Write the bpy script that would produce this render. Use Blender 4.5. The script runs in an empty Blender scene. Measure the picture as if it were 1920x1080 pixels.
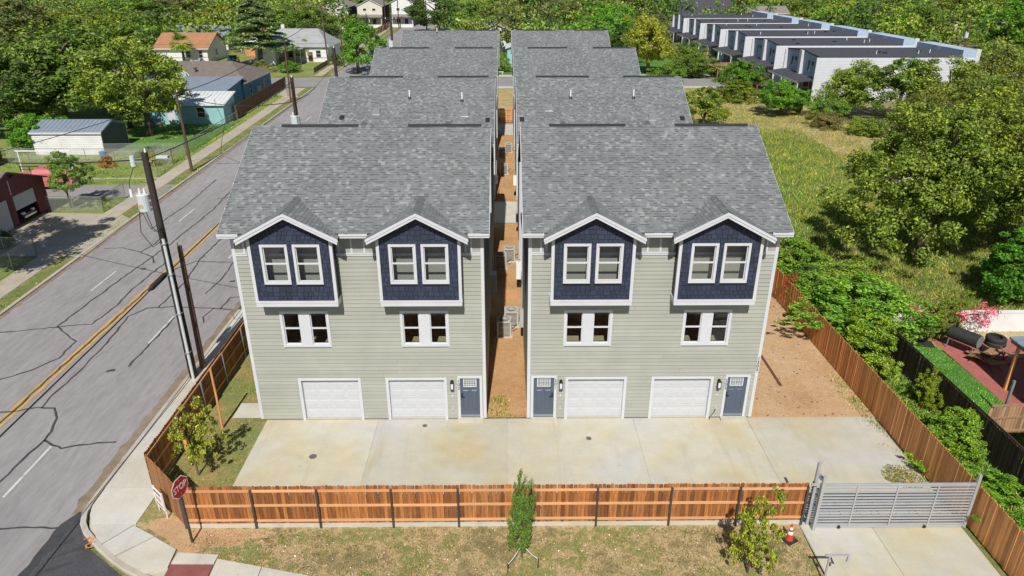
import bpy, math, random
import numpy as np
from mathutils import Vector, Matrix, Euler

rad = math.radians
S = bpy.context.scene
C = S.collection
rnd = random.Random(11)

# ------------------------------------------------------------------ camera, sky, sun, exposure
cd = bpy.data.cameras.new('camera')
cd.sensor_width = 36.0
cd.lens = 24.92
cd.clip_start = 0.1
cd.clip_end = 3000
cam = bpy.data.objects.new('camera', cd)
cam.location = (0, 0, 18.5)
cam.rotation_euler = (rad(90 - 24.5), 0, -0.0089)
C.objects.link(cam)
S.camera = cam

world = bpy.data.worlds.new('World')
S.world = world
world.use_nodes = True
wn = world.node_tree
sky = wn.nodes.new('ShaderNodeTexSky')
sky.sky_type = 'NISHITA'
sky.sun_disc = False
sky.sun_elevation = rad(47.4)
sky.sun_rotation = rad(183.4)
sky.dust_density = 0.6
wn.links.new(sky.outputs[0], wn.nodes['Background'].inputs[0])
wn.nodes['Background'].inputs[1].default_value = 0.06

sd = bpy.data.lights.new('sun', 'SUN')
sd.energy = 4.5
sd.angle = rad(0.5)
sd.color = (1.0, 0.955, 0.88)
sun = bpy.data.objects.new('sun', sd)
sun.rotation_euler = Vector((0.06, 1.0, -1.09)).to_track_quat('-Z', 'Y').to_euler()
sun.location = (-5, -30, 60)
C.objects.link(sun)

S.view_settings.view_transform = 'Standard'
S.view_settings.look = 'None'
S.view_settings.gamma = 1
S.view_settings.use_curve_mapping = False
S.view_settings.exposure = 0.22


# ------------------------------------------------------------------ materials
def _nodes(name):
    m = bpy.data.materials.new(name)
    m.use_nodes = True
    nt = m.node_tree
    return m, nt, nt.nodes['Principled BSDF']


def _noise(nt, scale, vec=None, detail=4.0, rough=0.6):
    n = nt.nodes.new('ShaderNodeTexNoise')
    n.inputs['Scale'].default_value = scale
    n.inputs['Detail'].default_value = detail
    n.inputs['Roughness'].default_value = rough
    if vec is not None:
        nt.links.new(vec, n.inputs['Vector'])
    return n


def _pos(nt, stretch=None, local=False):
    if local:
        g = nt.nodes.new('ShaderNodeTexCoord').outputs['Object']
    else:
        g = nt.nodes.new('ShaderNodeNewGeometry').outputs['Position']
    if stretch:
        mp = nt.nodes.new('ShaderNodeMapping')
        mp.inputs['Scale'].default_value = stretch
        nt.links.new(g, mp.inputs['Vector'])
        g = mp.outputs[0]
    return g


def _ramp(nt, fac, stops):
    r = nt.nodes.new('ShaderNodeValToRGB')
    cr = r.color_ramp
    while len(cr.elements) < len(stops):
        cr.elements.new(0.5)
    for e, (p, c) in zip(cr.elements, stops):
        e.position = p
        e.color = (c[0], c[1], c[2], 1)
    nt.links.new(fac, r.inputs[0])
    return r.outputs[0]


def _mix(nt, a, b, fac, mode='MIX'):
    m = nt.nodes.new('ShaderNodeMix')
    m.data_type = 'RGBA'
    m.blend_type = mode
    for sock, v in ((m.inputs['Factor'], fac), (m.inputs['A'], a), (m.inputs['B'], b)):
        if hasattr(v, 'links'):
            nt.links.new(v, sock)
        elif isinstance(v, (int, float)):
            sock.default_value = v
        else:
            sock.default_value = (v[0], v[1], v[2], 1)
    return m.outputs['Result']


def _math(nt, op, a, b=0.0):
    m = nt.nodes.new('ShaderNodeMath')
    m.operation = op
    for i, v in enumerate((a, b)):
        if hasattr(v, 'links'):
            nt.links.new(v, m.inputs[i])
        else:
            m.inputs[i].default_value = v
    return m.outputs[0]


def _rand(nt):
    oi = nt.nodes.new('ShaderNodeObjectInfo').outputs['Random']
    gi = nt.nodes.new('ShaderNodeNewGeometry').outputs['Random Per Island']
    return _math(nt, 'FRACT', _math(nt, 'ADD', oi, gi))


def _bump(nt, bsdf, height, strength, dist=0.02):
    b = nt.nodes.new('ShaderNodeBump')
    b.inputs['Strength'].default_value = strength
    b.inputs['Distance'].default_value = dist
    nt.links.new(height, b.inputs['Height'])
    nt.links.new(b.outputs[0], bsdf.inputs['Normal'])


def paint(name, col, rough=0.6, var=0.12, scale=2.5, objvar=0.0, metal=0.0, bump=0.0, fine=0.0, stretch=None, dirt=None):
    """plain painted / natural surface: colour with broad mottling, fine grain and per-piece variation"""
    m, nt, b = _nodes(name)
    p = _pos(nt, stretch)
    n = _noise(nt, scale, p)
    lo = [c * (1 - var) for c in col]
    hi = [min(1, c * (1 + var)) for c in col]
    c = _ramp(nt, n.outputs[0], [(0.3, lo), (0.7, hi)])
    if fine:
        n2 = _noise(nt, scale * 14, p, 2)
        g = _ramp(nt, n2.outputs[0], [(0.3, (1 - fine,) * 3), (0.7, (1 + fine,) * 3)])
        c = _mix(nt, c, g, 1.0, 'MULTIPLY')
    if dirt:
        n3 = _noise(nt, dirt[1], p, 6, 0.65)
        f = _ramp(nt, n3.outputs[0], [(dirt[2], (0, 0, 0)), (dirt[2] + 0.18, (dirt[3],) * 3)])
        c = _mix(nt, c, dirt[0], f)
    if objvar:
        r = _rand(nt)
        g = _ramp(nt, r, [(0, (1 - objvar,) * 3), (1, (1 + objvar,) * 3)])
        c = _mix(nt, c, g, 1.0, 'MULTIPLY')
    nt.links.new(c, b.inputs['Base Color'])
    b.inputs['Roughness'].default_value = rough
    b.inputs['Metallic'].default_value = metal
    if bump:
        _bump(nt, b, _noise(nt, scale * 10, p).outputs[0], bump)
    return m


def ground_mix(name, stops, s1=0.35, s2=3.0, fine=40.0, rough=0.95, bump=0.5, finevar=0.35):
    """patchy ground: several colours picked by layered noise, with grain"""
    m, nt, b = _nodes(name)
    p = _pos(nt)
    a = _noise(nt, s1, p, 3, 0.6).outputs[0]
    c = _noise(nt, s2, p, 5, 0.7).outputs[0]
    f = _math(nt, 'ADD', _math(nt, 'MULTIPLY', a, 0.55), _math(nt, 'MULTIPLY', c, 0.45))
    col = _ramp(nt, f, stops)
    g = _noise(nt, fine, p, 3, 0.7).outputs[0]
    gc = _ramp(nt, g, [(0.3, (1 - finevar,) * 3), (0.7, (1 + finevar,) * 3)])
    nt.links.new(_mix(nt, col, gc, 1.0, 'MULTIPLY'), b.inputs['Base Color'])
    b.inputs['Roughness'].default_value = rough
    if bump:
        _bump(nt, b, _math(nt, 'ADD', g, c), bump, 0.05)
    return m


def wood(name, light, dark, axis='z', rough=0.75, objvar=0.35, weather=None):
    m, nt, b = _nodes(name)
    st = {'z': (14, 14, 1.2), 'x': (1.2, 14, 14), 'y': (14, 1.2, 14)}[axis]
    tc = nt.nodes.new('ShaderNodeTexCoord').outputs['Object']
    oi = nt.nodes.new('ShaderNodeObjectInfo')
    mp = nt.nodes.new('ShaderNodeMapping')
    mp.inputs['Scale'].default_value = st
    nt.links.new(tc, mp.inputs['Vector'])
    off = nt.nodes.new('ShaderNodeVectorMath')
    off.operation = 'ADD'
    cmb = nt.nodes.new('ShaderNodeCombineXYZ')
    o100 = _math(nt, 'MULTIPLY', oi.outputs['Random'], 91.0)
    for i in range(3):
        nt.links.new(o100, cmb.inputs[i])
    nt.links.new(mp.outputs[0], off.inputs[0])
    nt.links.new(cmb.outputs[0], off.inputs[1])
    n = _noise(nt, 1.0, off.outputs[0], 5, 0.6)
    c = _ramp(nt, n.outputs[0], [(0.28, dark), (0.72, light)])
    r = _rand(nt)
    g = _ramp(nt, r, [(0, (1 - objvar, 1 - objvar * 1.15, 1 - objvar * 1.2)), (0.5, (1, 1, 1)), (1, (1 + objvar, 1 + objvar * 1.05, 1 + objvar))])
    c = _mix(nt, c, g, 1.0, 'MULTIPLY')
    if weather:
        w = _noise(nt, 0.8, _pos(nt), 4).outputs[0]
        c = _mix(nt, c, weather, _ramp(nt, w, [(0.45, (0, 0, 0)), (0.75, (0.7,) * 3)]))
    nt.links.new(c, b.inputs['Base Color'])
    b.inputs['Roughness'].default_value = rough
    _bump(nt, b, n.outputs[0], 0.3, 0.01)
    return m


def leaf_material(name, tint_attr=False, trans=0.27):
    m, nt, b = _nodes(name)
    oi = nt.nodes.new('ShaderNodeObjectInfo')
    if tint_attr:
        at = nt.nodes.new('ShaderNodeAttribute')
        at.attribute_name = 'tint'
        base = at.outputs['Color']
    else:
        base = oi.outputs['Color']
    gi = nt.nodes.new('ShaderNodeNewGeometry').outputs['Random Per Island']
    g = _ramp(nt, gi, [(0, (0.6, 0.68, 0.65)), (0.5, (1.6, 1.75, 1.5)), (0.88, (2.6, 2.7, 1.9)), (1, (3.3, 3.0, 1.9))])
    c = _mix(nt, base, g, 1.0, 'MULTIPLY')
    n = _noise(nt, 0.45, _pos(nt), 3).outputs[0]
    g2 = _ramp(nt, n, [(0.35, (0.75, 0.82, 0.8)), (0.65, (1.22, 1.17, 1.0))])
    c = _mix(nt, c, g2, 1.0, 'MULTIPLY')
    nt.links.new(c, b.inputs['Base Color'])
    b.inputs['Roughness'].default_value = 0.5
    b.inputs['Specular IOR Level'].default_value = 0.3
    tr = nt.nodes.new('ShaderNodeBsdfTranslucent')
    nt.links.new(c, tr.inputs['Color'])
    mx = nt.nodes.new('ShaderNodeMixShader')
    mx.inputs[0].default_value = trans
    nt.links.new(b.outputs[0], mx.inputs[1])
    nt.links.new(tr.outputs[0], mx.inputs[2])
    nt.links.new(mx.outputs[0], nt.nodes['Material Output'].inputs['Surface'])
    return m


def see_through(name, col, opacity, rough=0.4):
    """fine wire mesh too thin to model singly at this distance"""
    m, nt, b = _nodes(name)
    b.inputs['Base Color'].default_value = (*col, 1)
    b.inputs['Roughness'].default_value = rough
    t = nt.nodes.new('ShaderNodeBsdfTransparent')
    mx = nt.nodes.new('ShaderNodeMixShader')
    mx.inputs[0].default_value = opacity
    nt.links.new(t.outputs[0], mx.inputs[1])
    nt.links.new(b.outputs[0], mx.inputs[2])
    nt.links.new(mx.outputs[0], nt.nodes['Material Output'].inputs['Surface'])
    return m


def glass(name, tint=(0.93, 0.94, 0.93), refl=0.06):
    m, nt, b = _nodes(name)
    t = nt.nodes.new('ShaderNodeBsdfTransparent')
    t.inputs[0].default_value = (*tint, 1)
    g = nt.nodes.new('ShaderNodeBsdfGlossy')
    g.inputs['Roughness'].default_value = 0.02
    lw = nt.nodes.new('ShaderNodeLayerWeight')
    lw.inputs['Blend'].default_value = 0.5
    f = _math(nt, 'ADD', _math(nt, 'POWER', lw.outputs['Facing'], 4.0), refl)
    mx = nt.nodes.new('ShaderNodeMixShader')
    nt.links.new(f, mx.inputs[0])
    nt.links.new(t.outputs[0], mx.inputs[1])
    nt.links.new(g.outputs[0], mx.inputs[2])
    nt.links.new(mx.outputs[0], nt.nodes['Material Output'].inputs['Surface'])
    return m


def shingle_material(name, stops):
    m, nt, b = _nodes(name)
    r = _rand(nt)
    c = _ramp(nt, r, stops)
    n = _noise(nt, 0.6, _pos(nt), 4).outputs[0]
    c = _mix(nt, c, _ramp(nt, n, [(0.3, (0.88,) * 3), (0.7, (1.1,) * 3)]), 1.0, 'MULTIPLY')
    n2 = _noise(nt, 60, _pos(nt), 2).outputs[0]
    c = _mix(nt, c, _ramp(nt, n2, [(0.3, (0.8,) * 3), (0.7, (1.2,) * 3)]), 1.0, 'MULTIPLY')
    nt.links.new(c, b.inputs['Base Color'])
    b.inputs['Roughness'].default_value = 0.92
    return m


M = {}
M['siding'] = paint('sage_siding', (0.325, 0.333, 0.293), 0.65, 0.06, 0.8, 0.05)
M['sidepanel'] = paint('sage_panel', (0.32, 0.328, 0.292), 0.65, 0.05, 1)
M['white'] = paint('white_trim', (0.545, 0.56, 0.59), 0.5, 0.04, 1.5)
M['garage'] = paint('white_garage_door', (0.50, 0.515, 0.545), 0.45, 0.03, 1.5)
M['navy'] = paint('navy_shake', (0.019, 0.027, 0.055), 0.6, 0.15, 2.5, 0.28)
M['navyflat'] = paint('navy_panel', (0.007, 0.009, 0.018), 0.6, 0.1, 2)
M['doorblue'] = paint('slate_blue_door', (0.075, 0.10, 0.14), 0.45, 0.05, 2)
M['shingle'] = shingle_material('grey_shingle', [(0, (0.132, 0.142, 0.145)), (0.25, (0.152, 0.163, 0.166)), (0.80, (0.168, 0.179, 0.182)), (0.86, (0.20, 0.21, 0.212)), (1, (0.245, 0.255, 0.255))])
M['shadowband'] = paint('granule_shadow_band', (0.085, 0.091, 0.094), 0.95, 0.15, 3)
M['shinglecap'] = shingle_material('grey_ridge_shingle', [(0, (0.10, 0.11, 0.115)), (1, (0.19, 0.205, 0.21))])
M['roofbase'] = paint('roof_underlay', (0.05, 0.053, 0.056), 0.9, 0.1, 2)
M['vent'] = paint('black_vent', (0.022, 0.023, 0.025), 0.6, 0.1, 2)
M['steel'] = paint('galvanised_steel', (0.36, 0.38, 0.40), 0.4, 0.12, 3, metal=0.5)
M['steeldark'] = paint('dark_steel_post', (0.085, 0.088, 0.095), 0.45, 0.1, 3, metal=0.5)
M['gate'] = paint('grey_gate_paint', (0.42, 0.43, 0.45), 0.4, 0.06, 2, metal=0.25)
M['black'] = paint('black_metal', (0.013, 0.013, 0.014), 0.45, 0.1, 2)
M['glass'] = glass('window_glass')
M['leadglass'] = paint('leaded_glass', (0.17, 0.19, 0.20), 0.15, 0.3, 20)
M['caming'] = paint('glass_caming', (0.62, 0.64, 0.66), 0.35, 0.05, 3)
M['roomwall'] = paint('room_wall', (0.27, 0.27, 0.26), 0.9, 0.05, 1)
M['roomfloor'] = paint('room_floor', (0.36, 0.33, 0.20), 0.8, 0.08, 2)
M['roomred'] = paint('red_blanket', (0.5, 0.05, 0.05), 0.9, 0.1, 3)
M['conc'] = None


def concrete(name, base, stain, gray, rough=0.85):
    m, nt, b = _nodes(name)
    p = _pos(nt)
    n = _noise(nt, 0.28, p, 4, 0.55).outputs[0]
    c = _ramp(nt, n, [(0.34, gray), (0.5, base), (0.68, stain)])
    n1 = _noise(nt, 1.1, p, 6, 0.7).outputs[0]
    c = _mix(nt, c, _ramp(nt, n1, [(0.3, (0.90, 0.90, 0.90)), (0.7, (1.09, 1.08, 1.06))]), 1.0, 'MULTIPLY')
    sp = _pos(nt, (1.2, 0.14, 1))
    n3 = _noise(nt, 1.3, sp, 5, 0.65).outputs[0]
    c = _mix(nt, c, [x * 0.80 for x in stain], _ramp(nt, n3, [(0.56, (0, 0, 0)), (0.72, (0.45,) * 3)]))
    n2 = _noise(nt, 30, p, 2).outputs[0]
    c = _mix(nt, c, _ramp(nt, n2, [(0.3, (0.93,) * 3), (0.7, (1.07,) * 3)]), 1.0, 'MULTIPLY')
    n4 = _noise(nt, 2.3, p, 2, 0.5).outputs[0]
    c = _mix(nt, c, (0.23, 0.21, 0.18), _ramp(nt, n4, [(0.72, (0, 0, 0)), (0.80, (0.55,) * 3)]))
    r = _rand(nt)
    c = _mix(nt, c, _ramp(nt, r, [(0, (0.95,) * 3), (1, (1.05,) * 3)]), 1.0, 'MULTIPLY')
    nt.links.new(c, b.inputs['Base Color'])
    b.inputs['Roughness'].default_value = rough
    _bump(nt, b, n2, 0.15, 0.01)
    return m


M['conc'] = concrete('driveway_concrete', (0.46, 0.435, 0.35), (0.455, 0.39, 0.245), (0.455, 0.45, 0.42))
M['walk'] = concrete('pavement_concrete', (0.50, 0.48, 0.42), (0.47, 0.44, 0.36), (0.50, 0.50, 0.47))
M['kerb'] = concrete('kerb_concrete', (0.44, 0.41, 0.34), (0.36, 0.31, 0.24), (0.42, 0.41, 0.38))
M['oldwalk'] = concrete('old_pavement', (0.40, 0.36, 0.28), (0.35, 0.30, 0.21), (0.36, 0.34, 0.29))
M['asphalt'] = paint('worn_asphalt', (0.262, 0.247, 0.25), 0.9, 0.12, 0.3, fine=0.13, stretch=(1, 0.22, 1), dirt=((0.225, 0.215, 0.215), 0.6, 0.54, 0.6))
M['asphaltnew'] = paint('new_dark_asphalt', (0.060, 0.060, 0.070), 0.9, 0.15, 1.2, fine=0.25)
M['asphaltgrey'] = paint('grey_asphalt', (0.25, 0.24, 0.235), 0.9, 0.1, 0.4, fine=0.1)
M['seal'] = paint('crack_sealant', (0.052, 0.051, 0.054), 0.7, 0.2, 3)
M['yellow'] = paint('yellow_road_paint', (0.55, 0.31, 0.05), 0.75, 0.2, 2.0, fine=0.2, dirt=((0.22, 0.18, 0.13), 3.0, 0.6, 0.7))
M['roadwhite'] = paint('white_road_paint', (0.52, 0.51, 0.50), 0.75, 0.15, 2.0, fine=0.15, dirt=((0.22, 0.21, 0.21), 3.0, 0.55, 0.8))
M['grit'] = paint('gutter_grit', (0.22, 0.17, 0.12), 0.95, 0.25, 1.5, fine=0.2)
M['orange'] = paint('orange_spray_paint', (0.65, 0.22, 0.03), 0.8, 0.2, 6)
M['lawn'] = ground_mix('dry_lawn', [(0.36, (0.19, 0.145, 0.07)), (0.44, (0.28, 0.215, 0.10)), (0.49, (0.46, 0.33, 0.18)), (0.53, (0.27, 0.23, 0.09)), (0.59, (0.19, 0.21, 0.065)), (0.66, (0.48, 0.33, 0.18))], 0.45, 2.2, 26, finevar=0.4)
M['sideyard'] = ground_mix('side_yard_grass', [(0.36, (0.36, 0.24, 0.11)), (0.48, (0.24, 0.21, 0.075)), (0.6, (0.15, 0.19, 0.05)), (0.7, (0.34, 0.26, 0.13))], 0.5, 2.5, 26)
M['dirt'] = ground_mix('orange_dirt', [(0.35, (0.38, 0.225, 0.11)), (0.5, (0.47, 0.305, 0.165)), (0.65, (0.50, 0.36, 0.22))], 0.3, 3.2, 22, finevar=0.22, bump=0.5)
M['clay'] = ground_mix('orange_clay', [(0.35, (0.36, 0.19, 0.08)), (0.5, (0.45, 0.26, 0.115)), (0.65, (0.48, 0.30, 0.15))], 0.4, 3, 18, finevar=0.26, bump=0.5)
M['grass'] = ground_mix('green_grass', [(0.36, (0.13, 0.18, 0.035)), (0.5, (0.18, 0.23, 0.045)), (0.6, (0.26, 0.26, 0.075)), (0.7, (0.34, 0.28, 0.12))], 0.3, 1.6, 18)
M['lush'] = ground_mix('lush_grass', [(0.36, (0.045, 0.13, 0.018)), (0.5, (0.075, 0.19, 0.025)), (0.65, (0.12, 0.22, 0.04))], 0.5, 3, 22)
M['dryfield'] = ground_mix('dry_field', [(0.36, (0.20, 0.19, 0.05)), (0.46, (0.33, 0.26, 0.09)), (0.55, (0.40, 0.31, 0.15)), (0.68, (0.50, 0.42, 0.28))], 0.12, 0.9, 14)
M['base'] = ground_mix('ground_cover', [(0.36, (0.09, 0.12, 0.03)), (0.48, (0.16, 0.16, 0.05)), (0.58, (0.24, 0.20, 0.09)), (0.7, (0.36, 0.29, 0.17))], 0.06, 0.6, 8)
M['verge'] = ground_mix('verge_grass', [(0.36, (0.11, 0.15, 0.03)), (0.5, (0.16, 0.18, 0.045)), (0.62, (0.26, 0.21, 0.09))], 0.6, 3, 22)
M['redpatio'] = paint('red_patio_paint', (0.36, 0.115, 0.095), 0.85, 0.14, 0.8, fine=0.12)
M['redpaver'] = paint('red_tactile_paver', (0.23, 0.075, 0.07), 0.85, 0.15, 2, fine=0.15)
M['cedar'] = wood('cedar_picket', (0.41, 0.158, 0.042), (0.165, 0.055, 0.015), 'z', objvar=0.45)
M['cedarrail'] = wood('cedar_rail', (0.66, 0.38, 0.19), (0.52, 0.27, 0.12), 'x', objvar=0.15)
M['cedarpale'] = wood('pale_cedar_picket', (0.36, 0.165, 0.055), (0.225, 0.09, 0.03), 'z', objvar=0.2)
M['cedarside'] = wood('warm_cedar_picket', (0.70, 0.33, 0.115), (0.46, 0.19, 0.062), 'z', objvar=0.26)
M['oldwood'] = wood('dark_weathered_wood', (0.075, 0.045, 0.034), (0.022, 0.015, 0.013), 'z', objvar=0.5)
M['brownwood'] = wood('brown_fence_wood', (0.17, 0.075, 0.045), (0.085, 0.036, 0.024), 'z', objvar=0.3)
M['tanwood'] = wood('tan_fence_wood', (0.36, 0.22, 0.12), (0.24, 0.14, 0.08), 'z', objvar=0.3)
M['pole'] = wood('brown_pole_wood', (0.135, 0.075, 0.048), (0.065, 0.036, 0.026), 'z', objvar=0.15)
M['poledark'] = wood('creosoted_pole_wood', (0.055, 0.038, 0.03), (0.022, 0.016, 0.014), 'z', objvar=0.15)
M['bark'] = wood('tree_bark', (0.16, 0.12, 0.085), (0.06, 0.045, 0.032), 'z', objvar=0.2)
M['barkpale'] = wood('pale_bare_branch', (0.42, 0.38, 0.33), (0.28, 0.25, 0.21), 'z', objvar=0.1)
M['leaf'] = leaf_material('leaves')
M['leaffar'] = leaf_material('far_leaves', True)
M['blade'] = leaf_material('grass_blades', True, 0.2)
M['chain'] = see_through('chain_link_wire', (0.42, 0.43, 0.44), 0.22)
M['ac'] = paint('condenser_housing', (0.47, 0.455, 0.41), 0.5, 0.06, 4)
M['acdark'] = paint('condenser_coil', (0.11, 0.105, 0.095), 0.6, 0.2, 12)
M['acgrey'] = paint('grey_meter_box', (0.42, 0.43, 0.44), 0.5, 0.06, 4)
M['red'] = paint('red_sign_face', (0.42, 0.012, 0.03), 0.22, 0.05, 2)
M['signwhite'] = paint('white_sign_face', (0.78, 0.78, 0.78), 0.4, 0.03, 2)
M['cone'] = paint('orange_cone', (0.55, 0.055, 0.03), 0.5, 0.08, 4)
M['rubber'] = paint('black_rubber', (0.025, 0.025, 0.027), 0.75, 0.2, 5)
M['metalroof'] = paint('grey_metal_roof', (0.21, 0.25, 0.305), 0.45, 0.07, 0.8)
M['metalwhite'] = paint('white_metal_roof', (0.60, 0.61, 0.62), 0.45, 0.08, 0.8, dirt=((0.4, 0.38, 0.35), 0.8, 0.6, 0.5))
M['bluewall'] = paint('blue_wall', (0.10, 0.26, 0.42), 0.7, 0.06, 1)
M['turq'] = paint('turquoise_wall', (0.25, 0.46, 0.50), 0.7, 0.06, 1)
M['whitewall'] = paint('white_wall', (0.66, 0.66, 0.66), 0.8, 0.08, 1)
M['cream'] = paint('cream_wall', (0.60, 0.56, 0.48), 0.8, 0.06, 1)
M['pinkwall'] = paint('pinkish_wall', (0.52, 0.36, 0.26), 0.8, 0.08, 1)
M['charcoal'] = paint('charcoal_siding', (0.075, 0.08, 0.105), 0.7, 0.08, 1)
M['steelblue'] = paint('pale_blue_siding', (0.36, 0.45, 0.57), 0.7, 0.06, 1)
M['roofdark'] = paint('dark_shingle_roof', (0.050, 0.052, 0.064), 0.9, 0.15, 1.5, fine=0.25)
M['roofbrown'] = paint('brown_shingle_roof', (0.16, 0.135, 0.115), 0.9, 0.15, 1.5, fine=0.25)
M['rooforange'] = paint('orange_brown_roof', (0.34, 0.165, 0.085), 0.9, 0.15, 0.8, fine=0.2)
M['roofgrey'] = paint('pale_grey_roof', (0.30, 0.315, 0.32), 0.9, 0.12, 0.8, fine=0.2)
M['roofred'] = paint('red_tin_roof', (0.32, 0.075, 0.05), 0.6, 0.12, 0.8)
M['rooftaupe'] = paint('taupe_shingle_roof', (0.21, 0.185, 0.165), 0.9, 0.12, 1, fine=0.2)
M['maroon'] = paint('maroon_wall', (0.16, 0.035, 0.05), 0.7, 0.08, 1)
M['darkpane'] = paint('dark_window_pane', (0.025, 0.028, 0.032), 0.08, 0.2, 1)
M['carblue'] = paint('dark_blue_car_paint', (0.012, 0.02, 0.055), 0.2, 0.05, 1)
M['carwhite'] = paint('silver_white_car_paint', (0.6, 0.61, 0.63), 0.25, 0.03, 1)
M['carred'] = paint('faded_red_car_paint', (0.50, 0.13, 0.15), 0.45, 0.12, 1)
M['carglass'] = paint('car_glass', (0.03, 0.06, 0.07), 0.05, 0.1, 1)
M['chrome'] = paint('chrome', (0.6, 0.6, 0.62), 0.2, 0.05, 2, metal=0.9)
M['chairtan'] = paint('tan_sling_fabric', (0.30, 0.17, 0.09), 0.8, 0.1, 3)
M['galv'] = paint('transformer_grey', (0.50, 0.54, 0.57), 0.4, 0.06, 3)
M['insul'] = paint('porcelain', (0.72, 0.72, 0.70), 0.3, 0.05, 3)
M['bucket'] = paint('green_black_plastic', (0.03, 0.045, 0.045), 0.5, 0.1, 3)
M['redplastic'] = paint('red_plastic', (0.55, 0.07, 0.05), 0.5, 0.1, 3)
M['blueplastic'] = paint('blue_plastic', (0.05, 0.16, 0.42), 0.5, 0.1, 3)
M['pvc'] = paint('white_pvc', (0.75, 0.75, 0.74), 0.5, 0.03, 3)


# ------------------------------------------------------------------ mesh helpers
class MB:
    def __init__(self):
        self.v, self.f, self.m = [], [], []

    def add(self, vs, fs, m=0):
        o = len(self.v)
        self.v += [tuple(p) for p in vs]
        self.f += [tuple(i + o for i in q) for q in fs]
        self.m += [m] * len(fs)
        return self

    def box(self, x0, x1, y0, y1, z0, z1, m=0):
        return self.add([(x0, y0, z0), (x1, y0, z0), (x1, y1, z0), (x0, y1, z0), (x0, y0, z1), (x1, y0, z1), (x1, y1, z1), (x0, y1, z1)],
                        [(0, 3, 2, 1), (4, 5, 6, 7), (0, 1, 5, 4), (1, 2, 6, 5), (2, 3, 7, 6), (3, 0, 4, 7)], m)

    def prism(self, poly, axis, a, b, m=0):
        """extrude a 2-D polygon; axis x: poly is (y,z); y: (x,z); z: (x,y)"""
        f = {'x': lambda p, t: (t, p[0], p[1]), 'y': lambda p, t: (p[0], t, p[1]), 'z': lambda p, t: (p[0], p[1], t)}[axis]
        n = len(poly)
        vs = [f(p, a) for p in poly] + [f(p, b) for p in poly]
        ar = sum(poly[i][0] * poly[(i + 1) % n][1] - poly[(i + 1) % n][0] * poly[i][1] for i in range(n))
        flip = (ar > 0) != (axis == 'y')
        lo, hi = tuple(range(n)), tuple(range(n, 2 * n))
        fs = [lo[::-1] if flip else lo, hi if flip else hi[::-1]]
        for i in range(n):
            j = (i + 1) % n
            q = (i, j, n + j, n + i)
            fs.append(q if flip else q[::-1])
        return self.add(vs, fs, m)

    def tube(self, pts, rs, n=8, m=0, caps=True):
        pts = [Vector(p) for p in pts]
        if not hasattr(rs, '__len__'):
            rs = [rs] * len(pts)
        o = len(self.v)
        up = None
        for i, p in enumerate(pts):
            t = (pts[min(i + 1, len(pts) - 1)] - pts[max(i - 1, 0)]).normalized()
            if up is None:
                up = Vector((0, 0, 1)) if abs(t.z) < 0.9 else Vector((1, 0, 0))
            a = t.cross(up).normalized()
            b = a.cross(t).normalized()
            up = b
            for k in range(n):
                w = 2 * math.pi * k / n
                self.v.append(tuple(p + (a * math.cos(w) + b * math.sin(w)) * rs[i]))
        for i in range(len(pts) - 1):
            for k in range(n):
                q = o + i * n + k
                r = o + i * n + (k + 1) % n
                self.f.append((q, q + n, r + n, r))
                self.m.append(m)
        if caps:
            self.f.append(tuple(o + k for k in range(n)))
            e = o + (len(pts) - 1) * n
            self.f.append(tuple(e + k for k in reversed(range(n))))
            self.m += [m, m]
        return self

    def cyl(self, x, y, z0, z1, r0, r1=None, n=16, m=0):
        return self.tube([(x, y, z0), (x, y, z1)], [r0, r1 if r1 is not None else r0], n, m)

    def bar(self, a, b, w, h=None, m=0):
        """square bar between two points"""
        a, b = Vector(a), Vector(b)
        h = h or w
        t = (b - a).normalized()
        up = Vector((0, 0, 1)) if abs(t.z) < 0.95 else Vector((0, 1, 0))
        s = t.cross(up).normalized() * (w / 2)
        u = s.cross(t).normalized() * (h / 2)
        vs = [a - s - u, a + s - u, a + s + u, a - s + u, b - s - u, b + s - u, b + s + u, b - s + u]
        return self.add(vs, [(0, 1, 2, 3), (4, 7, 6, 5), (0, 4, 5, 1), (1, 5, 6, 2), (2, 6, 7, 3), (3, 7, 4, 0)], m)

    def mesh(self, name, mats, smooth=False):
        me = bpy.data.meshes.new(name)
        me.from_pydata(self.v, [], self.f)
        for mt in (mats if isinstance(mats, (list, tuple)) else [mats]):
            me.materials.append(M[mt] if isinstance(mt, str) else mt)
        me.polygons.foreach_set('material_index', self.m)
        if smooth:
            me.polygons.foreach_set('use_smooth', [True] * len(me.polygons))
        me.update()
        return me

    def build(self, name, mats, parent=None, **kw):
        return link(name, self.mesh(name, mats, kw.pop('smooth', False)), parent, **kw)


def tag(o, label=None, cat=None, group=None, kind=None):
    if label:
        o['label'] = label
    if cat:
        o['category'] = cat
    if group:
        o['group'] = group
    if kind:
        o['kind'] = kind
    return o


def link(name, data, parent=None, loc=None, rot=None, scale=None, color=None, **kw):
    o = bpy.data.objects.new(name, data)
    C.objects.link(o)
    if parent is not None:
        o.parent = parent
    if loc is not None:
        o.location = loc
    if rot is not None:
        o.rotation_euler = rot
    if scale is not None:
        o.scale = scale
    if color is not None:
        o.color = (*color[:3], 1)
    return tag(o, **kw)


def thing(name, label, cat, loc=(0, 0, 0), rz=0.0, group=None):
    o = link(name, None, None, loc, (0, 0, rz), label=label, cat=cat, group=group)
    o.empty_display_size = 0.2
    return o


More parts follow.
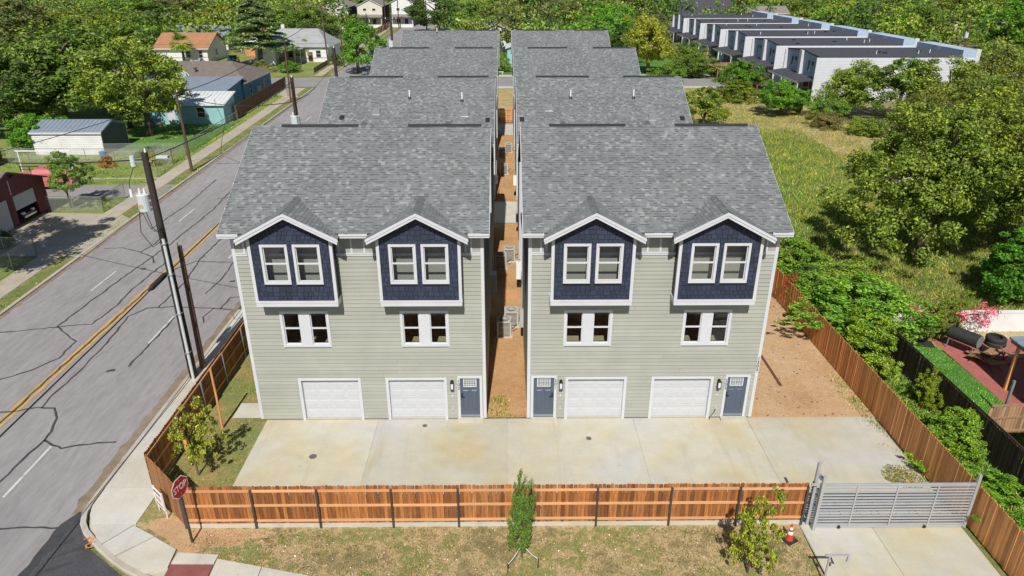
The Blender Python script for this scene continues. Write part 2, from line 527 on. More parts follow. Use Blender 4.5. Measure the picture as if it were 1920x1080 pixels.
def sheet(name, poly, z, mat, kind='structure', parent=None, **kw):
    """flat ground piece from an outline"""
    me = bpy.data.meshes.new(name)
    ar = sum(poly[i][0] * poly[(i + 1) % len(poly)][1] - poly[(i + 1) % len(poly)][0] * poly[i][1] for i in range(len(poly)))
    if ar < 0:
        poly = poly[::-1]
    me.from_pydata([(p[0], p[1], z) for p in poly], [], [tuple(range(len(poly)))])
    me.materials.append(M[mat])
    return link(name, me, parent, kind=kind, **kw)


def slab(name, poly, z0, z1, mat, parent, bevel=0.0):
    return MB().prism(poly, 'z', z0, z1).build(name, mat, parent)


def rect(x0, x1, y0, y1):
    return [(x0, y0), (x1, y0), (x1, y1), (x0, y1)]


def clip(poly, a, b, c):
    """keep the part of a 2-D polygon where a*x+b*y<=c"""
    out = []
    for i in range(len(poly)):
        p, q = poly[i], poly[(i + 1) % len(poly)]
        dp, dq = a * p[0] + b * p[1] - c, a * q[0] + b * q[1] - c
        if dp <= 0:
            out.append(p)
        if (dp < 0 < dq) or (dq < 0 < dp):
            t = dp / (dp - dq)
            out.append((p[0] + (q[0] - p[0]) * t, p[1] + (q[1] - p[1]) * t))
    return out


def segments(x0, x1, z0, z1, holes):
    segs = [(x0, x1)]
    for hx0, hx1, hz0, hz1 in holes:
        if hz0 < z1 - 0.01 and hz1 > z0 + 0.01:
            new = []
            for a, b in segs:
                if hx1 <= a or hx0 >= b:
                    new.append((a, b))
                else:
                    if hx0 > a:
                        new.append((a, hx0))
                    if hx1 < b:
                        new.append((hx1, b))
            segs = new
    return segs


def text_mesh(body, size, mat, extrude=0.004):
    cu = bpy.data.curves.new('lettering', 'FONT')
    cu.body = body
    cu.size = size
    cu.extrude = extrude
    cu.align_x = 'CENTER'
    cu.align_y = 'CENTER'
    t = bpy.data.objects.new('lettering', cu)
    me = bpy.data.meshes.new_from_object(t)
    bpy.data.objects.remove(t)
    bpy.data.curves.remove(cu)
    me.materials.clear()
    me.materials.append(M[mat])
    return me


def np_mesh(name, verts, k, mat, tint=None):
    """mesh of n separate k-gons from an (n*k,3) array"""
    n = len(verts) // k
    me = bpy.data.meshes.new(name)
    me.vertices.add(n * k)
    me.vertices.foreach_set('co', np.asarray(verts, dtype=np.float32).ravel())
    me.loops.add(n * k)
    me.loops.foreach_set('vertex_index', np.arange(n * k, dtype=np.int32))
    me.polygons.add(n)
    me.polygons.foreach_set('loop_start', np.arange(0, n * k, k, dtype=np.int32))
    me.polygons.foreach_set('loop_total', np.full(n, k, dtype=np.int32))
    me.materials.append(M[mat])
    if tint is not None:
        at = me.attributes.new('tint', 'FLOAT_COLOR', 'FACE')
        c = np.ones((n, 4), dtype=np.float32)
        c[:, :3] = tint
        at.data.foreach_set('color', c.ravel())
    me.update(calc_edges=True)
    return me


# ------------------------------------------------------------------ ground, roads, pavements
sheet('ground', rect(-700, 700, -40, 1200), -0.12, 'base')
road = sheet('road', [(-28.9, -40), (-15.85, -40), (-15.75, 700), (-40, 700), (-31.9, 135), (-30.8, 86), (-29.5, 37)], -0.112, 'asphalt')
sheet('cross_street', rect(-260, 260, 122.5, 133.5), -0.108, 'asphaltgrey')
sheet('front_street', [(-16.2, 4), (-16.15, 17.7), (-16.1, 20.0), (-15.7, 20.6), (-14.6, 18.9), (-12.6, 17.5), (-9, 16.8), (20, 16.2), (20, 4)], -0.108, 'asphaltnew')


def stripe(name, x, y0, y1, w, mat, parent, z=-0.104):
    n = max(1, int((y1 - y0) / 3))
    me = bpy.data.meshes.new(name)
    vs, fs = [], []
    for i in range(n + 1):
        y = y0 + (y1 - y0) * i / n
        j = rnd.uniform(-0.01, 0.01)
        vs += [(x - w / 2 + j, y, z), (x + w / 2 + j, y, z)]
        if i:
            fs.append((2 * i - 2, 2 * i - 1, 2 * i + 1, 2 * i))
    me.from_pydata(vs, [], fs)
    me.materials.append(M[mat])
    return link(name, me, parent)


for dx in (-0.16, 0.16):
    stripe('yellow_centre_line', -22.6 + dx, -20, 119, 0.13, 'yellow', road)
    stripe('yellow_centre_line', -23.4 + dx, 138, 330, 0.13, 'yellow', road)
for k in range(-2, 9):
    stripe('white_lane_dash', -19.35, 21.6 + 12.2 * k, 24.85 + 12.2 * k, 0.12, 'roadwhite', road)
    stripe('white_lane_dash', -25.95 - 0.004 * 12.2 * k, 40.6 + 13.3 * (k - 2), 43.75 + 13.3 * (k - 2), 0.12, 'roadwhite', road)


def ribbon(name, pts, w, mat, parent, z=-0.1):
    """wavering strip of sealant along a polyline"""
    P = [Vector((p[0], p[1])) for p in pts]
    fine = []
    for a, b in zip(P[:-1], P[1:]):
        n = max(2, int((b - a).length / 0.35))
        for i in range(n):
            q = a.lerp(b, i / n)
            fine.append(q + Vector((rnd.uniform(-0.05, 0.05), rnd.uniform(-0.05, 0.05))))
    fine.append(P[-1])
    vs, fs = [], []
    for i, p in enumerate(fine):
        t = (fine[min(i + 1, len(fine) - 1)] - fine[max(i - 1, 0)]).normalized()
        s = Vector((-t.y, t.x)) * w * rnd.uniform(0.35, 0.65)
        vs += [(*(p - s), z), (*(p + s), z)]
        if i:
            fs.append((2 * i - 2, 2 * i, 2 * i + 1, 2 * i - 1))
    me = bpy.data.meshes.new(name)
    me.from_pydata(vs, [], fs)
    me.materials.append(M[mat])
    return link(name, me, parent)


CRACKS = [
    [(-24.96, 30.17), (-23.94, 31.08), (-23.3, 32.25), (-23.4, 34.0), (-25.4, 35.74), (-25.3, 38.5), (-25.1, 42.5), (-24.6, 48.8), (-24.48, 57), (-25.2, 66), (-24.6, 78)],
    [(-29.2, 34.9), (-28.15, 35.13), (-26.83, 35.37), (-25.41, 35.74), (-23.6, 36.1), (-23.4, 38.5), (-23.6, 40.8), (-23.4, 46)],
    [(-21.49, 27.64), (-21.57, 28.62), (-21.52, 31.06), (-21.6, 33.84), (-22.0, 37.05), (-21.4, 38.11), (-20.06, 38.31), (-18.25, 38.15), (-16.2, 37.85)],
    [(-24.5, 27.2), (-22.44, 27.39), (-21.67, 27.73), (-20.88, 27.63), (-20.29, 26.86), (-19.97, 25.85), (-19.93, 25.2), (-19.99, 23.83), (-20.07, 22.59), (-20.4, 19)],
    [(-19.93, 25.2), (-19.3, 24.89), (-18.83, 24.67), (-18.17, 24.88), (-16.74, 25.06)],
    [(-19.27, 31.4), (-19.22, 33.82), (-19.25, 36.89)],
    [(-22.85, 24), (-22.6, 27), (-22.66, 31), (-22.58, 36), (-22.6, 41)],
    [(-22.3, 44), (-21.4, 45.5), (-20.7, 45.4), (-18.66, 45.27), (-16.2, 45.4)],
    [(-18.69, 40.12), (-18.53, 42.87), (-18.79, 45.66), (-18.6, 50)],
    [(-20.8, 38.2), (-20.7, 42), (-21.3, 46), (-21.2, 52)],
    [(-19.6, 19.94), (-18.36, 19.94), (-17.22, 19.96), (-16.17, 19.97)],
    [(-28.99, 48.0), (-27.7, 48.09), (-26.07, 47.24), (-24.8, 46.3), (-24.2, 45.2)],
    [(-26.07, 47.24), (-25.73, 48.83), (-25.83, 49.95)],
    [(-17.4, 38.1), (-17.6, 36.9), (-17.3, 36.2)], [(-17.0, 38.0), (-17.0, 39.6), (-16.1, 39.7)],
    [(-27.5, 52), (-27.2, 58), (-27.6, 66)], [(-25.2, 60), (-22, 60.5), (-18, 60.2)], [(-20.5, 55), (-20.2, 62), (-20.6, 70)],
    [(-29.8, 72), (-25, 72.3), (-19, 72)], [(-21, 78), (-20.6, 90), (-21.2, 104)], [(-30, 92), (-22, 92.5), (-16.5, 92)],
]
for c in CRACKS:
    ribbon('crack_sealant', c, 0.095, 'seal', road)
ribbon('patch_joint', [(-16.25, 16), (-16.2, 18.6), (-16.1, 20.1), (-15.8, 20.7)], 0.34, 'seal', road, -0.098)
for c in ([(-16.1, 19.0), (-15.6, 19.3), (-15.4, 19.35)], [(-15.9, 18.4), (-15.2, 18.9), (-14.7, 19.0)], [(-15.9, 17.9), (-15.1, 18.2), (-14.9, 18.3)]):
    ribbon('crack_sealant', c, 0.12, 'seal', road, -0.099)
for x, y in ((-20.1, 30.9), (-17.9, 42.0), (-24.6, 44.1)):
    ribbon('road_spot', [(x, y), (x + 0.35, y + 0.1)], 0.2, 'seal', road)

ribbon('gutter_grit', [(-16.05, 110), (-16.0, 70), (-16.05, 40), (-16.1, 28), (-16.15, 24), (-16.1, 21.5), (-15.95, 20.7)], 0.42, 'grit', road, -0.1015)
ribbon('gutter_grit', [(-29.1, 25), (-29.6, 45), (-29.95, 62), (-30.5, 86), (-31.1, 108)], 0.3, 'grit', road, -0.1015)
# kerb and pavement on the near side of the road
KP = [(-15.85, y) for y in (119, 104, 88, 72, 60, 50, 42, 36, 31, 27, 24, 22, 21.2)] + [(-15.78, 20.6), (-15.55, 20.05), (-15.2, 19.6), (-14.75, 19.2), (-14.2, 18.75), (-13.6, 18.3), (-12.9, 17.85), (-12.2, 17.5), (-11.4, 17.2), (-10.2, 16.9), (-8, 16.6)]


def kerb(name, pts, w, z0, z1, mat='kerb'):
    root = MB()
    P = [Vector(p) for p in pts]
    vs = []
    for i, p in enumerate(P):
        t = (P[min(i + 1, len(P) - 1)] - P[max(i - 1, 0)]).normalized()
        s = Vector((-t.y, t.x)) * w
        q = p + s
        vs += [(p.x, p.y, z0), (p.x, p.y, z1 - 0.03), (p.x + s.x * 0.2, p.y + s.y * 0.2, z1), (q.x, q.y, z1), (q.x, q.y, z0)]
    fs = []
    for i in range(len(P) - 1):
        for k in range(4):
            a = i * 5 + k
            fs.append((a, a + 5, a + 6, a + 1))
    root.add(vs, fs)
    return root.build(name, mat, None, kind='structure')


kerb('kerb', KP, 0.2, -0.12, 0.02)
walk = sheet('pavement', [(-15.7, 119), (-13.6, 119), (-13.45, 21.9), (-13.5, 19.95), (-11.5, 18.8), (-11.4, 17.4), (-12.9, 18.0), (-15.1, 19.8), (-15.64, 21)], -0.07, 'kerb')
yy = 22.0
while yy < 118:
    slab('paving_slab', rect(-15.62, -13.62, yy, yy + 2.38), -0.07, 0.012, 'walk', walk)
    yy += 2.4
for poly in ([(-15.6, 21.97), (-13.45, 21.97), (-13.5, 20.0), (-15.1, 20.0), (-15.42, 20.5), (-15.58, 21.0)],
             [(-15.08, 19.97), (-13.56, 19.97), (-14.3, 18.98)],
             [(-13.52, 19.93), (-12.56, 19.4), (-13.55, 18.45), (-14.26, 18.93)],
             [(-12.52, 19.36), (-11.52, 18.77), (-11.46, 17.95), (-12.1, 17.68), (-13.5, 18.4)],
             [(-11.4, 18.62), (-9.95, 18.5), (-9.97, 18.1), (-11.42, 18.12)],
             [(-9.92, 18.32), (-8.3, 17.95), (-8.3, 16.8), (-9.88, 17.0)],
             [(-8.27, 17.94), (-6.6, 17.55), (-6.6, 16.5), (-8.27, 16.78)]):
    slab('paving_slab', poly, -0.07, 0.012, 'walk', walk)
slab('tactile_paver', [(-11.42, 18.08), (-9.97, 18.06), (-9.92, 17.05), (-11.4, 17.3)], -0.07, 0.016, 'redpaver', walk)
# orange utility mark sprayed on the kerb: the characters G and M as strokes
for pts in ([(-14.62, 18.80), (-14.72, 18.98), (-14.58, 19.14), (-14.45, 19.1)], [(-14.62, 18.80), (-14.48, 18.88), (-14.56, 18.98)], [(-14.98, 19.2), (-14.82, 19.38), (-14.84, 19.2), (-14.68, 19.3), (-14.72, 19.1)]):
    ribbon('utility_mark', pts, 0.05, 'orange', walk, 0.026)

# far side of the road: kerb, verge, pavement
LK = [(-28.85, 10), (-29.45, 37), (-29.9, 50), (-30.2, 62), (-30.75, 86), (-31.4, 108), (-31.7, 121)]
kerb('far_kerb', LK[::-1], -0.2, -0.12, 0.0)
sheet('verge', [(x - 0.2, y) for x, y in LK] + [(x - 1.35, y) for x, y in LK[::-1]], -0.07, 'verge')
fw = sheet('far_pavement', [(x - 1.33, y) for x, y in LK] + [(x - 2.95, y) for x, y in LK[::-1]], -0.068, 'oldwalk')
yy = 36.0
while yy < 119:
    x = np.interp(yy + 0.9, [p[1] for p in LK], [p[0] for p in LK])
    slab('paving_slab', rect(x - 2.92, x - 1.36, yy, yy + 1.78), -0.07, -0.03, 'oldwalk', fw)
    yy += 1.8
sheet('near_verge', [(-15.7, 200), (-14, 200), (-14, 136), (-15.7, 136)], -0.07, 'verge')
LK2 = [(-32.0, 135), (-33, 165), (-34.5, 220), (-36, 260)]
kerb('far_kerb', LK2[::-1], -0.2, -0.12, 0.0)
sheet('verge', [(x - 0.2, y) for x, y in LK2] + [(x - 1.7, y) for x, y in LK2[::-1]], -0.07, 'verge')
sheet('far_pavement', [(x - 1.7, y) for x, y in LK2] + [(x - 3.2, y) for x, y in LK2[::-1]], -0.066, 'oldwalk')

# yards on the far side
sheet('yard_grass', [(-75, 30), (-32.3, 30), (-33.2, 62), (-34.5, 120), (-75, 120)], -0.1, 'grass')
sheet('apron', [(-38.0, 46.5), (-29.6, 46.2), (-30.0, 54.2), (-31.5, 55.6), (-38.0, 56.0)], -0.055, 'oldwalk')
sheet('gravel_drive', [(-52, 59.6), (-30.2, 60.3), (-30.3, 64.2), (-52, 63.6)], -0.055, 'asphaltgrey')
sheet('garden_path', [(-47, 65.9), (-33, 66.1), (-33, 66.6), (-47, 66.4)], -0.058, 'oldwalk')
sheet('yard_lawn', [(-46, 64.6), (-33.4, 64.9), (-33.4, 69.5), (-46, 68.8)], -0.062, 'grass')
sheet('house_lawn', [(-44.5, 77.5), (-34.2, 77.5), (-34.8, 92), (-46, 95)], -0.07, 'lush')
sheet('verge_path', [(-33.5, 112), (-31.9, 112), (-36, 121.5), (-45, 121.5)], -0.06, 'oldwalk')
sheet('north_lawn', [(-70, 134.5), (-35.2, 134.5), (-36.5, 170), (-70, 172)], -0.1, 'grass')
sheet('north_path', [(-60.5, 137), (-57, 137), (-53, 156), (-58, 156)], -0.09, 'oldwalk')
sheet('north_lawn', rect(-14, 60, 134.6, 175), -0.1, 'lush')
sheet('north_pavement', rect(-14, 120, 133.5, 136.3), -0.06, 'walk')
sheet('south_pavement', rect(-13.5, 120, 120.2, 122.5), -0.06, 'walk')
sheet('bare_plot', rect(-13, 11.5, 92, 120.2), -0.09, 'dryfield')

# ground around the houses
sheet('front_lawn', [(-13.5, 19.97), (-11.5, 18.8), (-11.3, 16.6), (10.4, 12.0), (10.62, 20.0), (-11.7, 20.05), (-13.5, 21.9)], -0.03, 'lawn')
sheet('bare_soil', [(-12.9, 20.3), (-12.2, 20.45), (-11.5, 19.8), (-10.2, 19.72), (-8.9, 19.75), (-8.1, 19.6), (-8.6, 19.3), (-9.3, 19.25), (-9.6, 18.9), (-10.5, 18.85), (-10.9, 18.55), (-11.4, 18.75), (-12.1, 19.3), (-13.0, 19.85)], -0.027, 'dirt')
sheet('side_yard', rect(-13.6, -10.6, 20.0, 44), -0.032, 'sideyard')
sheet('dirt_yard', rect(10.9, 16.75, 26.45, 47), -0.022, 'dirt')
sheet('passage_dirt', rect(-10.9, 10.9, 26.6, 92), -0.026, 'clay')
sheet('passage_slab', rect(-12.0, 11, 53.0, 58.5), 0.0, 'walk')
sheet('passage_slab', rect(-12.0, 11, 84.6, 90.8), 0.0, 'walk')
sheet('side_pad', rect(-12.3, -10.95, 26.6, 27.8), 0.012, 'walk')

drive = sheet('driveway', rect(-10.72, 16.5, 19.95, 26.52), -0.02, 'kerb')
DX = [-10.7, -5.72, 0.03, 5.65, 10.75, 16.3]
for a, b in zip(DX[:-1], DX[1:]):
    slab('driveway_slab', rect(a + 0.012, b - 0.012, 19.97, 26.47), -0.03, 0.0, 'conc', drive)
gd = sheet('gate_driveway', rect(10.62, 16.45, 6, 19.93), -0.021, 'kerb')
for a, b in ((10.63, 13.2), (13.2, 16.42)):
    for y0, y1 in ((13.2, 19.92), (6, 13.2)):
        slab('driveway_slab', rect(a + 0.01, b - 0.01, y0 + 0.01, y1 - 0.01), -0.03, 0.0, 'conc', gd)
for i, (x, y, r) in enumerate(((-8.02, 23.86, 0.16), (-3.61, 25.98, 0.11), (3.52, 24.99, 0.12))):
    MB().cyl(x, y, -0.01, 0.006, r, n=20).cyl(x, y, 0.006, 0.01, r * 0.75, n=20).build('drain_cover', 'acdark', drive)

# right-hand plots
sheet('fence_strip', rect(16.5, 19.7, 8, 36), -0.06, 'verge')
sheet('neighbour_lawn', [(19.7, 33.3), (19.75, 20), (23.2, 20), (23.2, 27.9), (23.0, 33.0)], -0.055, 'lush')
sheet('neighbour_dry_ground', rect(19.7, 40, 32.6, 36), -0.058, 'dryfield')
pt = sheet('neighbour_patio', [(23.1, 33.9), (23.2, 22), (36, 22), (36, 33.4)], -0.05, 'redpatio')
sheet('vacant_lot', [(11.5, 47), (30, 52), (45, 75), (42, 121), (11.5, 121)], -0.098, 'dryfield')
sheet('weedy_patch', [(12.5, 62), (18, 56), (27, 55), (31, 60), (35, 70), (36, 80), (30, 86), (24, 84), (18, 88), (12.5, 82)], -0.094, 'grass')
sheet('lush_patch', [(17, 44), (24, 47), (28, 56), (26.5, 63), (22, 70), (15, 62)], -0.092, 'lush')
sheet('scrub_ground', [(16.8, 36), (48, 36), (60, 70), (40, 72), (26, 50), (17, 46)], -0.104, 'verge')


# ------------------------------------------------------------------ the duplex houses
DEPTH, HALF = 10.4, 5.0
EZ, EY, RZ, RY = 9.05, -0.6, 12.0, 5.2          # top of roof at eave / ridge
PITCH = (RZ - EZ) / (RY - EY)
SL = math.hypot(RZ - EZ, RY - EY)
OX = 0.27
EXPO = 0.145


def tab_geometry(mb, o, ex, ey, n, x0, x1, y0, L, t, band=True):
    """one shingle tab: o corner of the slope, ex along the eave, ey up the slope"""
    def q(x, y, h):
        return tuple(o[i] + ex[i] * x + ey[i] * y + n[i] * h for i in range(3))
    vs = [q(x0, y0, 0), q(x1, y0, 0), q(x1, y0 + L, 0.002), q(x0, y0 + L, 0.002), q(x0, y0, t), q(x1, y0, t)]
    mb.add(vs, [(4, 5, 2, 3), (0, 1, 5, 4), (0, 4, 3), (1, 2, 5)])
    if band and t > 0.015:                          # dark granule band below the raised tabs, their shadow printed into the colour
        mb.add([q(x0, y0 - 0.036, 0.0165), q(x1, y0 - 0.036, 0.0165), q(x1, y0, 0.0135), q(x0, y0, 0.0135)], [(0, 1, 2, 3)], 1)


def shingle_rows(r, width, r0, r1, wmin=0.12, wmax=0.19):
    for i in range(r0, r1):
        x = -r.uniform(0, 0.2)
        while x < width:
            w = r.uniform(wmin, wmax)
            a, b = max(0, x), min(width, x + w)
            if b - a > 0.03:
                yield i, a, b, r.choice((0.007, 0.012, 0.018))
            x += w


W_ = 2 * (HALF + OX)
FO, FX, FY = (-HALF - OX, EY, EZ), (1, 0, 0), ((0, (RY - EY) / SL, (RZ - EZ) / SL))
FN = (0, -(RZ - EZ) / SL, (RY - EY) / SL)
NROW = int(SL / EXPO)
EAVE_ROWS = 6
rs = random.Random(3)
mb = MB()
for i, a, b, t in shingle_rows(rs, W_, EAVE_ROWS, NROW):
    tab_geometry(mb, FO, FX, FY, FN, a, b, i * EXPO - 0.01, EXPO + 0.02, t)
BO, BX = (HALF + OX, 2 * RY - EY, EZ), (-1, 0, 0)
BY, BN = (0, -(RY - EY) / SL, (RZ - EZ) / SL), (0, (RZ - EZ) / SL, (RY - EY) / SL)
for i, a, b, t in shingle_rows(rs, W_, 0, NROW, 0.25, 0.6):
    tab_geometry(mb, BO, BX, BY, BN, a, b, i * EXPO - 0.01, EXPO + 0.02, t)
ME_SHINGLES = mb.mesh('shingles', ['shingle', 'shadowband'])
mb = MB()
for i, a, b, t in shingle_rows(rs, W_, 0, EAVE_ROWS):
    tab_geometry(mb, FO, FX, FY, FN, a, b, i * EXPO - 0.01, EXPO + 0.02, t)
ME_EAVE = mb.mesh('eave_shingles', ['shingle', 'shadowband'])
# single tab, unit wide, for the rows nearest the camera
TABS = []
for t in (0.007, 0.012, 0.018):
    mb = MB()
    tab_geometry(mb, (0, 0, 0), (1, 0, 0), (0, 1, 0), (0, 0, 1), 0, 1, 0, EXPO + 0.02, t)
    TABS.append(mb.mesh('shingle', ['shingle', 'shadowband']))
# ridge caps
mb = MB()
x = -HALF - OX
while x < HALF + OX - 0.05:
    for s in (-1, 1):
        h = 0.02
        a = (x, RY, RZ + h + 0.012)
        b = (x + 0.2, RY, RZ + h)
        c = (x + 0.2, RY + s * 0.15, RZ + h - 0.15 * PITCH)
        d = (x, RY + s * 0.15, RZ + h + 0.012 - 0.15 * PITCH)
        mb.add([a, b, c, d], [(0, 1, 2, 3) if s < 0 else (3, 2, 1, 0)])
    x += 0.2
ME_RIDGE = mb.mesh('ridge_caps', 'shinglecap')

# dormer roof: two slopes of shingles over thin decks
DW, DPZ, DEZ, DY0, DY1 = 1.95, 9.96, 8.93, -1.0, 1.35
DSL = math.hypot(DW, DPZ - DEZ)
mb = MB()
for s in (-1, 1):
    o = (s * DW, DY0 if s < 0 else DY1, DEZ)
    ex = (0, 1 if s < 0 else -1, 0)
    ey = (-s * DW / DSL, 0, (DPZ - DEZ) / DSL)
    n = (s * (DPZ - DEZ) / DSL, 0, DW / DSL)
    if s < 0:
        o = (s * DW, DY1, DEZ)
        ex = (0, -1, 0)
    else:
        o = (s * DW, DY0, DEZ)
        ex = (0, 1, 0)
    for i, a, b, t in shingle_rows(rs, DY1 - DY0, 0, int(DSL / EXPO) + 1):
        tab_geometry(mb, o, ex, ey, n, a, b, i * EXPO - 0.01, min(EXPO + 0.02, DSL - i * EXPO + 0.01), t + 0.004, False)
y = DY0
while y < DY1 - 0.2:
    for s in (-1, 1):
        a, b = (0, y, DPZ + 0.035), (0, y + 0.19, DPZ + 0.025)
        mb.add([a, b, (s * 0.15, y + 0.19, DPZ + 0.025 - 0.15 * 0.528), (s * 0.15, y, DPZ + 0.035 - 0.15 * 0.528)], [(0, 1, 2, 3) if s > 0 else (3, 2, 1, 0)])
    y += 0.19
ME_DSHINGLES = mb.mesh('dormer_shingles', ['shingle', 'shadowband'])


def board_profile(z, h):
    return [(-0.034, z), (-0.007, z + h), (0.012, z + h), (0.012, z)]


BH = 0.178
BOARD_CACHE = {}


def siding_board(parent, x0, x1, z, h, y=0.0):
    key = (round(x1 - x0, 3), round(h, 3))
    if key not in BOARD_CACHE:
        BOARD_CACHE[key] = MB().prism(board_profile(0, h), 'x', 0, x1 - x0).mesh('siding_board', 'siding')
    link('siding_board', BOARD_CACHE[key], parent, (x0, y, z))


def holed_panel(mb, x0, x1, z0, z1, holes, ya, yb, m=0):
    xs = sorted({x0, x1} | {h[0] for h in holes} | {h[1] for h in holes})
    zs = sorted({z0, z1} | {h[2] for h in holes} | {h[3] for h in holes})
    xs = [x for x in xs if x0 <= x <= x1]
    zs = [z for z in zs if z0 <= z <= z1]
    for a, b in zip(xs[:-1], xs[1:]):
        for c, d in zip(zs[:-1], zs[1:]):
            mx, mz = (a + b) / 2, (c + d) / 2
            if not any(h[0] < mx < h[1] and h[2] < mz < h[3] for h in holes):
                mb.box(a, b, ya, yb, c, d, m)


def frame_boxes(mb, x0, x1, z0, z1, w, ya, yb, bottom=True, m=0):
    """a rectangular border: head, (sill) and two jambs butted together"""
    mb.box(x0, x1, ya, yb, z1 - w, z1, m)
    lo = z0
    if bottom:
        mb.box(x0, x1, ya, yb, z0, z0 + w, m)
        lo = z0 + w
    mb.box(x0, x0 + w, ya, yb, lo, z1 - w, m)
    mb.box(x1 - w, x1, ya, yb, lo, z1 - w, m)


def window(root, x0, x1, z0, z1, y, mull=None, fw=0.115, room=None):
    """white trimmed sash window; mull = width of a wide middle mullion splitting it in two"""
    mb = MB()
    frame_boxes(mb, x0, x1, z0, z1, fw, y - 0.045, y + 0.03)
    lights = [(x0 + fw, x1 - fw)]
    if mull:
        c = (x0 + x1) / 2
        mb.box(c - mull / 2, c + mull / 2, y - 0.04, y + 0.03, z0 + fw, z1 - fw)
        lights = [(x0 + fw, c - mull / 2), (c + mull / 2, x1 - fw)]
    w = mb.build('window', 'white', root)
    for a, b in lights:
        zz0, zz1 = z0 + fw, z1 - fw
        mid = (zz0 + zz1) / 2 + 0.02
        s = MB()
        s.box(a, b, y + 0.012, y + 0.055, mid - 0.03, mid + 0.03)
        frame_boxes(s, a, b, zz0, zz1, 0.035, y + 0.03, y + 0.085)
        s.build('sash', 'white', w)
        for c, d in ((zz0 + 0.03, mid), (mid, zz1 - 0.03)):
            MB().box(a + 0.03, b - 0.03, y + 0.06, y + 0.066, c, d).build('pane', 'glass', w)
    if room:
        rx0, rx1, rz0, rz1, ry1 = room
        rb = MB()
        ya = y + 0.10
        vs = [(rx0, ya, rz0), (rx1, ya, rz0), (rx1, ry1, rz0), (rx0, ry1, rz0), (rx0, ya, rz1), (rx1, ya, rz1), (rx1, ry1, rz1), (rx0, ry1, rz1)]
        rb.add(vs, [(0, 1, 2, 3)], 1)
        rb.add(vs, [(4, 7, 6, 5), (2, 6, 7, 3)[::-1], (0, 3, 7, 4), (1, 5, 6, 2)], 0)
        holed_panel(rb, rx0, rx1, rz0, rz1, [(a - 0.01, b + 0.01, z0 + fw - 0.01, z1 - fw + 0.01) for a, b in lights], ya - 0.012, ya, 0)
        rb.build('room_interior', ['roomwall', 'roomfloor'], w)
    return w


def number_plate(root, txt, x, z, y, size=0.15):
    """digits one under another"""
    p = None
    for i, ch in enumerate(txt):
        o = link('house_number', text_mesh(ch, size, 'black'), root, (x, y, z - i * size * 0.92), (rad(90), 0, 0))


def lantern(root, x, z, y=-0.03):
    l = MB().box(x - 0.055, x + 0.055, y - 0.03, y, z - 0.16, z + 0.18).box(x - 0.075, x + 0.075, y - 0.2, y - 0.03, z + 0.10, z + 0.13).build('wall_lantern', 'black', root)
    mb = MB()
    for sx in (-1, 1):
        for yy in (y - 0.19, y - 0.045):
            mb.box(x + sx * 0.065 - 0.009, x + sx * 0.065 + 0.009, yy - 0.009, yy + 0.009, z - 0.2, z + 0.10)
    mb.box(x - 0.075, x + 0.075, y - 0.2, y - 0.03, z - 0.23, z - 0.2)
    mb.build('cage', 'black', l)
    MB().box(x - 0.05, x + 0.05, y - 0.17, y - 0.06, z - 0.2, z + 0.09).build('lamp_glass', 'caming', l)


def garage_door(root, x0, x1):
    z1 = 2.17
    fw = 0.12
    mb = MB()
    mb.box(x0, x1, -0.05, 0.02, z1 - fw, z1)
    mb.box(x0, x0 + fw, -0.05, 0.02, 0.0, z1 - fw)
    mb.box(x1 - fw, x1, -0.05, 0.02, 0.0, z1 - fw)
    mb.box(x0 + fw - 0.03, x0 + fw, 0.02, 0.16, 0, z1 - fw)
    mb.box(x1 - fw, x1 - fw + 0.03, 0.02, 0.16, 0, z1 - fw)
    mb.box(x0 + fw, x1 - fw, 0.02, 0.16, z1 - fw, z1 - fw + 0.03)
    g = mb.build('garage_door', 'white', root)
    a, b, h = x0 + fw, x1 - fw, (z1 - fw - 0.03) / 4
    for r in range(4):
        z = 0.03 + r * h
        MB().box(a, b, 0.13, 0.16, z + 0.005, z + h - 0.005).build('door_section', 'garage', g)
    pw = (b - a) / 4
    key = ('panel', round(pw, 3))
    if key not in BOARD_CACHE:
        w2, h2 = pw / 2 - 0.07, h / 2 - 0.11
        k = 0.03
        vs = [(-w2, 0, -h2), (w2, 0, -h2), (w2, 0, h2), (-w2, 0, h2), (-w2 + k, -0.009, -h2 + k), (w2 - k, -0.009, -h2 + k), (w2 - k, -0.009, h2 - k), (-w2 + k, -0.009, h2 - k)]
        BOARD_CACHE[key] = MB().add(vs, [(4, 5, 6, 7), (0, 1, 5, 4), (1, 2, 6, 5), (2, 3, 7, 6), (3, 0, 4, 7)]).mesh('panel', 'garage')
    for r in range(4):
        for c in range(4):
            link('panel', BOARD_CACHE[key], g, (a + (c + 0.5) * pw, 0.129, 0.03 + (r + 0.5) * h))
    MB().box(a, b, 0.0, 0.16, -0.005, 0.028).build('threshold', 'kerb', g)


